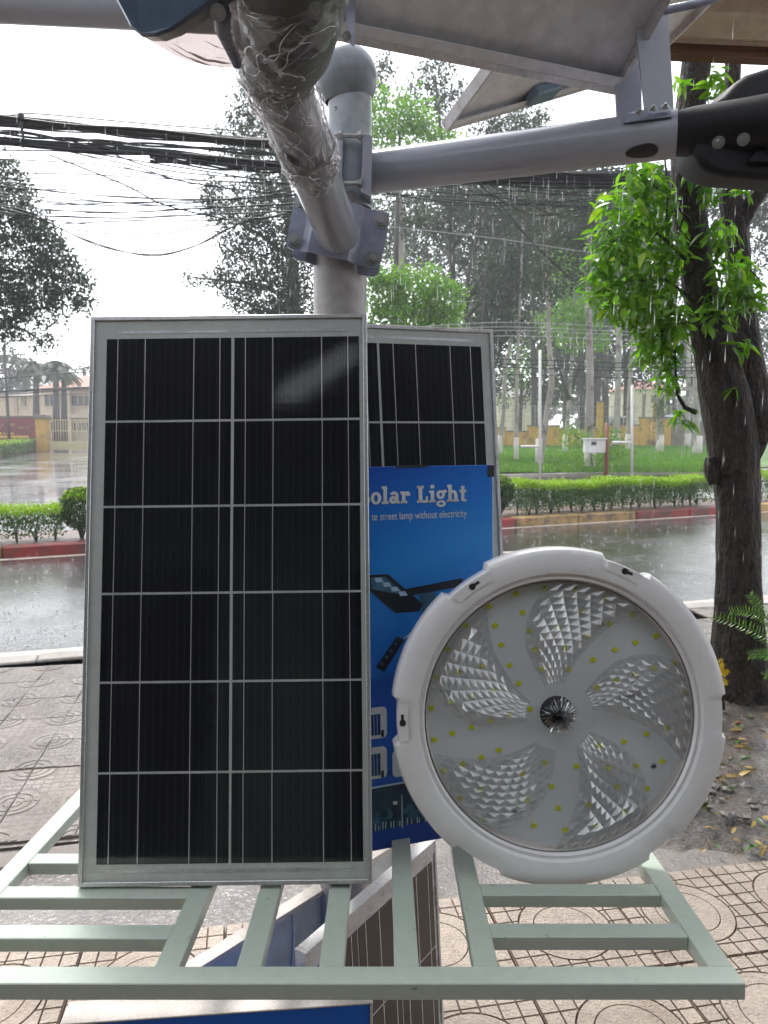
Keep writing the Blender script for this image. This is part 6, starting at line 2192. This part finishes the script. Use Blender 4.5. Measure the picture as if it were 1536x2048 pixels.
for i, (x, blobs_, Yt, lf, lab) in enumerate((
        (985, [(960, 700, 50, 60), (1000, 740, 45, 45), (985, 640, 60, 55), (975, 790, 40, 30)], 58, 'leaf_mid', 'hazy tree filling the gap right of the second solar panel'),
        (1085, [(1070, 690, 60, 55), (1110, 730, 55, 45), (1090, 640, 60, 50), (1070, 780, 50, 30), (1120, 790, 40, 26)], 62, 'leaf_mid', 'hazy tree behind the curved pale trunk'),
        (1165, [(1160, 690, 60, 60), (1190, 740, 50, 45), (1150, 770, 50, 35), (1175, 630, 60, 50)], 66, 'leaf_dark', 'hazy dark tree behind the meter box trunk'),
        (1250, [(1250, 690, 60, 60), (1280, 640, 60, 50), (1225, 730, 40, 40), (1275, 745, 40, 30)], 60, 'leaf_mid', 'hazy tree behind the square yellow pillar'),
        (1335, [(1335, 680, 55, 60), (1360, 740, 45, 40), (1320, 630, 55, 50), (1420, 690, 60, 70), (1500, 700, 60, 80)], 64, 'leaf_dark', 'hazy dark tree behind the street tree'),
        (890, [(860, 480, 80, 60), (930, 520, 70, 60), (800, 520, 60, 60), (900, 600, 70, 50), (960, 590, 50, 60), (770, 440, 50, 50), (880, 390, 80, 45)], 57, 'leaf_dark', 'dark tall tree behind the bracket plate and the second solar panel'),
        (1130, [(1000, 560, 70, 60), (1080, 590, 70, 60), (1170, 570, 70, 60), (1250, 590, 70, 60), (1110, 510, 80, 60), (1210, 490, 80, 60), (1030, 470, 70, 50), (1300, 500, 60, 60)], 58, 'leaf_dark', 'broad dark tree whose crown closes the view under the long arm'))):
    lawn_tree(lab, [(x, 858, 9), (x + 2, 760, 8), (x - 3, 660, 6), (x, 560, 4)], Yt, blobs_, 'dark_bark', False, lf, zb=0, dens=0.5, Lpx=6, limbs=[[(x, 740), (x - 25, 690), (x - 40, 650)], [(x, 720), (x + 28, 670), (x + 40, 640)]])

# big tree left of the post
lawn_tree('tall dark tree behind the cables between the film wrapped arm and the open sky', [(590, 905, 34), (588, 640, 26), (585, 520, 22), (575, 380, 16), (540, 260, 9), (515, 190, 5)], 21,
          [(500, 205, 32, 26), (480, 235, 22, 20), (520, 260, 40, 40), (450, 265, 18, 12), (470, 300, 40, 28), (540, 330, 60, 50), (430, 380, 26, 22), (420, 410, 22, 18), (450, 430, 36, 30), (500, 410, 50, 45), (560, 430, 60, 60), (470, 480, 40, 28), (530, 500, 60, 45), (590, 540, 60, 60), (455, 520, 22, 16), (385, 555, 16, 9), (410, 560, 20, 12), (445, 548, 26, 18), (490, 560, 40, 30), (540, 590, 60, 45), (470, 600, 22, 20), (500, 625, 38, 22), (600, 620, 60, 45), (560, 650, 60, 30), (620, 460, 40, 60), (455, 575, 20, 16)],
          'dark_bark', False, 'leaf_dark', dens=0.62, Lpx=6.2, name='roadside_tree', zb=0, depth=1.2,
          limbs=[[(587, 600), (520, 570), (440, 560), (385, 555)], [(585, 520), (520, 470), (440, 420)], [(580, 420), (520, 350), (460, 300)], [(560, 320), (530, 250), (500, 205)], [(587, 640), (540, 620), (480, 600)]])
# dark tree at the left edge
lawn_tree('dark tree with hanging branches at the left edge of the view', [(-150, 950, 60), (-150, 700, 46), (-140, 560, 38), (-120, 420, 30), (-80, 320, 18)], 15,
          [(5, 345, 38, 40), (30, 400, 44, 40), (10, 450, 60, 50), (70, 450, 34, 34), (95, 490, 40, 32), (40, 520, 70, 46), (110, 530, 44, 34), (150, 560, 36, 30), (70, 580, 70, 40), (130, 600, 46, 30), (165, 610, 14, 14), (20, 610, 60, 40), (5, 660, 36, 28), (60, 640, 26, 14), (100, 672, 12, 10), (76, 685, 14, 10), (55, 668, 12, 8), (90, 692, 14, 6), (-60, 420, 70, 90), (-60, 560, 80, 80), (145, 520, 18, 16), (105, 640, 10, 10), (120, 630, 12, 8)],
          'dark_bark', False, 'leaf_dark', dens=0.70, Lpx=7, name='roadside_tree', zb=0, depth=1.0,
          limbs=[[(-130, 520), (-20, 540), (90, 550), (170, 570)], [(-140, 600), (-30, 640), (50, 660), (95, 690)], [(-110, 420), (-20, 400), (40, 380)], [(-120, 470), (0, 470), (100, 480)], [(0, 655), (40, 630), (80, 600)]])

# palms and trees behind the school
def palm(label, px, py0, py1, Y, r):
    base, top = at(px, py0, Y), at(px, py1, Y)
    t = thing('palm_tree', label, 'palm', (base.x, Y, 0))
    MB().tube([Vector((base.x, Y, 0)), top], [0.3, 0.2], 10).build('trunk', 'dark_bark', t, smooth=True)
    for k in range(18):
        a = 2 * math.pi * k / 18 + rnd.uniform(-.15, .15)
        el = rnd.uniform(0.1, 1.2)
        d = Vector((math.cos(a) * math.cos(el), math.sin(a) * math.cos(el), math.sin(el)))
        pts = [top + d * (r * s) - Vector((0, 0, 1)) * (r * 0.75 * s * s) for s in np.linspace(0, 1, 9)]
        mb = MB()
        for i in range(8):
            tan = (pts[i + 1] - pts[i]).normalized()
            sd = tan.cross(Vector((0, 0, 1))).normalized()
            for q in range(3):
                b_ = pts[i].lerp(pts[i + 1], q / 3)
                for s_ in (-1, 1):
                    e = b_ + (sd * s_ * 0.75 + tan * 0.5 - Vector((0, 0, 0.35))) * r * 0.34
                    mb.add([b_ - tan * 0.05, e, b_ + tan * 0.09], [(0, 1, 2)])
        mb.build('frond', 'leaf_mid', t)
palm('broad palm above the cream wing behind the sign', 72, 880, 738, 60, 1.9)
palm('bushy palm in front of the red roof', 112, 880, 736, 58, 1.9)
palm('palm at the ridge of the red roof beside the big panel', 128, 880, 750, 62, 1.6)
for i, (x, y, rx, ry, Y, lab) in enumerate(((20, 735, 34, 40, 75, 'hazy tree behind the maroon sign at the left edge'), (50, 740, 24, 24, 82, 'hazy round tree over the cream wing'), (168, 735, 12, 10, 80, 'small hazy tree top beside the big panel'), (-60, 740, 60, 60, 75, 'wide hazy tree outside the left of the sign'))):
    lawn_tree(lab, [(x, 880, 8), (x, y, 5)], Y, [(x, y, rx, ry), (x - rx * 0.4, y + ry * 0.5, rx * 0.7, ry * 0.6), (x + rx * 0.4, y + ry * 0.6, rx * 0.7, ry * 0.6)], 'dark_bark', False, 'leaf_mid', zb=0, dens=0.6, Lpx=6)
# far tree belt
pts = []
for k in range(60):
    x = -500 + k * 45 + rnd.uniform(-15, 15)
    pts.append((x, 812 + rnd.uniform(-16, 14), rnd.uniform(26, 42), rnd.uniform(30, 46)))
P = blob_points(pts, 130, 0.4, 7)
V, Q = leaf_quads(P, 1.3, 0.6)
tag(link('distant_wood', fast_mesh('distant_wood', V, Q, 'leaf_mid')), 'far hazy belt of trees along the horizon', 'trees', kind='stuff')

# grass tufts on the lawn
N = 26000
gx = rng.uniform(940, 1470, N); gy = rng.uniform(886, 945, N)
G = np.array([gnd(a, b, LZ) for a, b in zip(gx, gy)])
h = rng.uniform(0.05, 0.16, N)
lean = rng.normal(0, 0.04, (N, 2))
V = np.empty((N, 3, 3))
V[:, 0] = G + np.array([-0.025, 0, 0]); V[:, 1] = G + np.array([0.025, 0, 0]); V[:, 2] = G
V[:, 2, 2] += h; V[:, 2, :2] += lean
MAT['blade'] = leaf_mat('grass blade', (0.14, 0.28, 0.03), (0.06, 0.16, 0.018), 0.3, 0.5)
tag(link('grass', fast_mesh('grass', V.reshape(-1, 3), np.arange(N * 3).reshape(N, 3), 'blade')), 'short wet grass of the lawn beyond the far carriageway', 'grass', kind='stuff')

# ------------------------------------------------------------------ OVERHEAD CABLES
def cable(pts_px, w, name='overhead_wire', label=None, group=None, mat='cable', Y=None, seg=26, n=6, bundle=0):
    """cable through picture points (px, py, Y); w is its thickness in metres"""
    P = [at(x, y, d) for x, y, d in pts_px]
    out = []
    for i in range(len(P) - 1):
        p0_, p1_, p2_, p3_ = P[max(i - 1, 0)], P[i], P[i + 1], P[min(i + 2, len(P) - 1)]
        for k in range(seg):
            t = k / seg
            out.append(0.5 * ((2 * p1_) + (p2_ - p0_) * t + (2 * p0_ - 5 * p1_ + 4 * p2_ - p3_) * t * t + (3 * p1_ - p0_ - 3 * p2_ + p3_) * t ** 3))
    out.append(P[-1])
    if not bundle:
        o = MB().tube(out, w / 2, n).build(name, mat, smooth=True)
        return tag(o, label, 'cable', group)
    t = thing(name, label, 'cable', out[0], group)
    if bundle > 12:
        MB().tube(out, [w * (0.36 + 0.05 * math.sin(i * 0.9) + rnd.uniform(-0.02, 0.03)) for i in range(len(out))], 12).build('core', mat, t, smooth=True)
    for b in range(bundle):
        a0, rr = rnd.uniform(0, 6.28), w * (0.5 if rnd.random() < 0.85 else 0.85) * math.sqrt(rnd.random()) 
        tw = rnd.uniform(-0.08, 0.08)
        pts = [p + Vector((0, math.cos(a0 + tw * i) * rr, math.sin(a0 + tw * i) * rr + 0.012 * math.sin(i * 0.21 + a0))) for i, p in enumerate(out)]
        MB().tube(pts, rnd.uniform(0.006, 0.012), 6).build('strand', mat, t, smooth=True)
    for i in range(3, len(out), 9):
        MB().tube([out[i] + Vector((0, math.cos(a) * w * 0.56, math.sin(a) * w * 0.56)) for a in np.linspace(0, 6.28, 13)], 0.004, 5).build('tie', 'wire', t, smooth=True)
    return t
YL, YR = 6.4, 8.2
def lin(x):
    return YL + (YR - YL) * x / 1536.0
def cp(*pts):
    return [(x, y, lin(x)) for x, y in pts]
cable(cp((-300, 226), (0, 243), (280, 268), (560, 292), (800, 322), (1150, 352), (1700, 352)), 0.066, 'cable_bundle', 'upper thick black cable bundle strung across the street', None, bundle=22)
cable(cp((-300, 270), (0, 285), (280, 305), (560, 330), (800, 352), (1150, 366), (1700, 372)), 0.056, 'cable_bundle', 'lower thick black cable bundle hanging just under the upper one', None, bundle=17)
cable(cp((-300, 250), (0, 266), (150, 280), (300, 290), (560, 309)), 0.016, 'cable_bundle', 'slim black cable bundle squeezed between the two thick ones', None, bundle=3)
cable(cp((300, 318), (430, 332), (600, 342), (800, 360), (1100, 350), (1700, 340)), 0.04, 'cable_bundle', 'slim black cable bundle splitting off below the lower thick one', None, bundle=8)
thin = 'thin black overhead wire among many strung across the street'
for p in ([(-300, 222), (0, 230), (80, 228), (300, 248), (560, 268)], [(-300, 232), (0, 233), (300, 252), (560, 275)], [(0, 260), (60, 265), (180, 292), (330, 340), (560, 360)], [(0, 300), (160, 305), (330, 330), (600, 372)],
          [(0, 318), (200, 330), (400, 360), (620, 370)], [(0, 345), (200, 350), (420, 362), (640, 366)], [(0, 355), (250, 362), (480, 372), (640, 376)], [(0, 378), (250, 380), (450, 378), (640, 385)], [(90, 410), (250, 405), (450, 398), (640, 384)],
          [(80, 420), (260, 424), (450, 414), (640, 404)], [(90, 432), (250, 436), (430, 428), (640, 420)], [(130, 447), (300, 440), (420, 440), (640, 430)], [(0, 412), (60, 425), (160, 475), (290, 511), (380, 496), (480, 448), (640, 418)], [(0, 416), (80, 438), (200, 492), (310, 509), (400, 488), (500, 440), (640, 424)],
          [(150, 460), (230, 468), (330, 466), (420, 452), (640, 432)], [(100, 310), (250, 370), (330, 410), (460, 440)], [(120, 300), (260, 330), (380, 365), (600, 392)], [(150, 305), (290, 345), (420, 372), (640, 395)],
          [(740, 300), (830, 296), (980, 310)], [(740, 385), (860, 375), (1000, 362), (1300, 330)], [(950, 362), (1000, 400), (1070, 430), (1150, 420), (1240, 385)], [(970, 365), (1030, 395), (1120, 432), (1200, 424), (1320, 390)], [(940, 362), (1020, 440), (1100, 520), (1200, 620)], [(955, 362), (1010, 420), (1070, 490), (1180, 590)],
          [(1000, 370), (1150, 385), (1350, 380), (1600, 375)], [(1000, 380), (1200, 392), (1400, 388), (1600, 380)], [(900, 400), (1100, 412), (1300, 420), (1600, 418)]):
    if min(q[1] for q in p) < 416 and max(q[1] for q in p) > 505 and p[0][0] < 50:
        lab, grp = 'black wire loop sagging lowest against the white sky', 'lowest sagging wire loops'
    elif p[0][0] < 700:
        lab, grp = 'thin black overhead wire in the tangle to the left of the post', 'thin overhead wires beside the white sky'
    else:
        lab, grp = 'thin black overhead wire in the tangle under the long arm', 'thin overhead wires under the long arm'
    cable(cp(*p), rnd.uniform(0.007, 0.013), label=lab, group=grp)
for k in range(12):
    y0, y1 = rnd.uniform(300, 430), rnd.uniform(345, 420)
    sg = rnd.uniform(4, 46)
    cable(cp((-60, y0), (150, y0 * 0.7 + y1 * 0.3 + sg * 0.8), (330, (y0 + y1) / 2 + sg), (500, y0 * 0.25 + y1 * 0.75 + sg * 0.7), (660, y1)), rnd.uniform(0.005, 0.010), label='thin black overhead wire in the tangle to the left of the post', group='thin overhead wires beside the white sky')
for k in range(8):
    y0, y1 = rnd.uniform(350, 400), rnd.uniform(350, 400)
    sg = rnd.uniform(5, 40)
    cable(cp((740, y0), (900, y0 + sg * 0.7), (1050, (y0 + y1) / 2 + sg), (1220, y1 + sg * 0.6), (1420, y1)), rnd.uniform(0.005, 0.010), label='thin black overhead wire in the tangle under the long arm', group='thin overhead wires under the long arm')
cable([(-200, 140, 9), (0, 168, 9), (250, 210, 9), (480, 250, 9), (700, 290, 9)], 0.008, label='single fine wire slanting down across the open white sky', mat='cable')
# lines across the far side
farl = 'pale thin power line crossing in front of the far trees'
for y0, y1, w, farl in ((672, 655, 0.02, 'topmost of the four pale power lines crossing the far trees'), (679, 664, 0.02, 'second from top of the four pale power lines crossing the far trees'), (690, 671, 0.02, 'third from top of the four pale power lines crossing the far trees'), (705, 682, 0.02, 'lowest of the four pale power lines crossing the far trees')):
    cable([(-200, y0 + 12, 15), (180, y0, 16), (700, y0 - 8, 17), (990, y1 - 12 + 2, 18), (1300, y1, 19), (1700, y1 + 2, 20)], w, label=farl, group='pale power lines', mat='wire')
cable([(730, 448, 10), (1000, 478, 10.5), (1200, 508, 11), (1600, 560, 12)], 0.012, label='pale single wire sloping down behind the bracket plate', mat='wire')
cable([(-200, 762, 24), (0, 757, 24), (180, 744, 25), (500, 738, 26)], 0.035, label='black low cable crossing in front of the red roof', mat='cable')
cable([(-200, 792, 24), (0, 786, 24), (180, 776, 25), (500, 770, 26)], 0.10, 'cable_bundle', 'low black cable bundle crossing in front of the cream building', bundle=8)
cable([(-200, 797, 24.2), (0, 794, 24.2), (180, 787, 25.2), (500, 783, 26)], 0.03, label='lowest black cable in front of the cream building', mat='cable')
lowl = 'dark sagging cable crossing behind the pale lawn trunks'
for y, lowl in ((718, 'topmost dark sagging cable behind the pale lawn trunks'), (727, 'second dark sagging cable from the top behind the pale lawn trunks'), (734, 'third dark sagging cable from the top behind the pale lawn trunks'), (748, 'lowest dark sagging cable behind the pale lawn trunks')):
    cable([(900, y - 2, 24), (1100, y + 3, 24), (1250, y + 8, 24), (1420, y + 7, 24), (1700, y, 24)], rnd.uniform(0.02, 0.04), label=lowl, group='dark sagging cables')
# clamp hanging on the bundle
t = thing('cable_hanger', 'small black hanger clamped on the cable bundles near the left edge', 'hanger', at(42, 240, lin(42)))
MB().tube([at(42, 226, lin(42) - 0.06), at(44, 260, lin(42) - 0.06), at(50, 292, lin(42) - 0.06)], [0.016, 0.012, 0.008], 8).build('strap', 'cable', t, smooth=True)
MB().lathe([(0.0001, 0.03), (0.025, 0.02), (0.025, -0.02), (0.0001, -0.03)], 10, Matrix.Translation(at(42, 234, lin(42) - 0.07))).build('clamp', 'cable', t, smooth=True)
# utility pole at the far left
t = thing('utility_pole', 'thin dark pole leaning in front of the cream wing', 'pole', gnd(16, 905))
MB().tube([Vector((at(16, 835, 45).x, 45, 0)), at(16, 835, 45), at(8, 690, 45)], 0.09, 10).build('shaft', 'dark_bark', t, smooth=True)

# ------------------------------------------------------------------ RAIN
mb_v, mb_f = [], []
def drop(p, L, r):
    b = len(mb_v)
    mb_v.extend([(p.x, p.y, p.z + L), (p.x + r, p.y, p.z + L * 0.25), (p.x - r * 0.5, p.y + r * 0.87, p.z + L * 0.25), (p.x - r * 0.5, p.y - r * 0.87, p.z + L * 0.25), (p.x, p.y, p.z)])
    mb_f.extend([(b, b + 1, b + 2), (b, b + 2, b + 3), (b, b + 3, b + 1), (b + 4, b + 2, b + 1), (b + 4, b + 3, b + 2), (b + 4, b + 1, b + 3)])
for k in range(2600):
    Y = 2.6 + 17 * rnd.random() ** 1.3
    p = at(rnd.uniform(-60, 1600), rnd.uniform(60, 1180), Y)
    if p.z < 0.1: continue
    drop(p, rnd.uniform(0.04, 0.10) * (0.7 + Y * 0.05), 0.0007 + 0.00016 * Y)
# drips falling from the arm and canopy edge
for x in (785, 822, 905, 985, 1030, 1068, 1085, 1180, 1305, 1365, 507, 530, 560, 455):
    for k in range(5):
        p = at(x + rnd.uniform(-2, 2), rnd.uniform(300, 680), 2.6 + rnd.uniform(0, .6))
        drop(p, rnd.uniform(0.03, 0.08), 0.0006)
me = bpy.data.meshes.new('rain')
me.from_pydata(mb_v, [], mb_f)
me.materials.append(MAT['rain'])
tag(link('rain', me), 'fine streaks of falling rain over the street', 'rain', kind='stuff')
# splashes on the wet road
mb = MB()
for k in range(1500):
    x, y = rnd.uniform(-20, 1560), rnd.uniform(1045, 1330)
    p = gnd(x, y)
    if (p - NEAR_L).dot(nnrm) < 0.1 or (p - FAR_L).dot(fn) > -0.1: continue
    s_ = rnd.uniform(0.004, 0.011)
    n_ = rnd.randint(3, 5)
    for q in range(n_):
        a = rnd.uniform(0, 6.28)
        b_ = Vector((p.x + math.cos(a) * s_ * 1.5, p.y + math.sin(a) * s_ * 1.5, 0.002))
        e = b_ + Vector((math.cos(a) * s_, math.sin(a) * s_, s_ * rnd.uniform(1.2, 3.2)))
        sd = Vector((-math.sin(a), math.cos(a), 0)) * s_ * 0.45
        mb.add([b_ - sd, b_ + sd, e], [(0, 1, 2)])
tag(mb.build('rain_splashes', 'rain'), 'tiny splashes of rain on the wet road', 'rain', kind='stuff')

# ------------------------------------------------------------------ HAZE
mb = MB()
mb.box((-190, -22, -1.05), (190, 215, 34))
hz_ = tag(mb.build('haze', 'rain'), 'thin rain haze filling the street air', 'haze', kind='stuff')
hm = bpy.data.materials.new('rain haze')
hm.use_nodes = True
ht = hm.node_tree
ht.nodes.remove(ht.nodes['Principled BSDF'])
pv = ht.nodes.new('ShaderNodeVolumePrincipled')
pv.inputs['Color'].default_value = (0.93, 0.95, 1.0, 1)
pv.inputs['Density'].default_value = 0.0020
pv.inputs['Anisotropy'].default_value = 0.3
ht.links.new(pv.outputs[0], ht.nodes['Material Output'].inputs['Volume'])
hz_.data.materials.clear()
hz_.data.materials.append(hm)
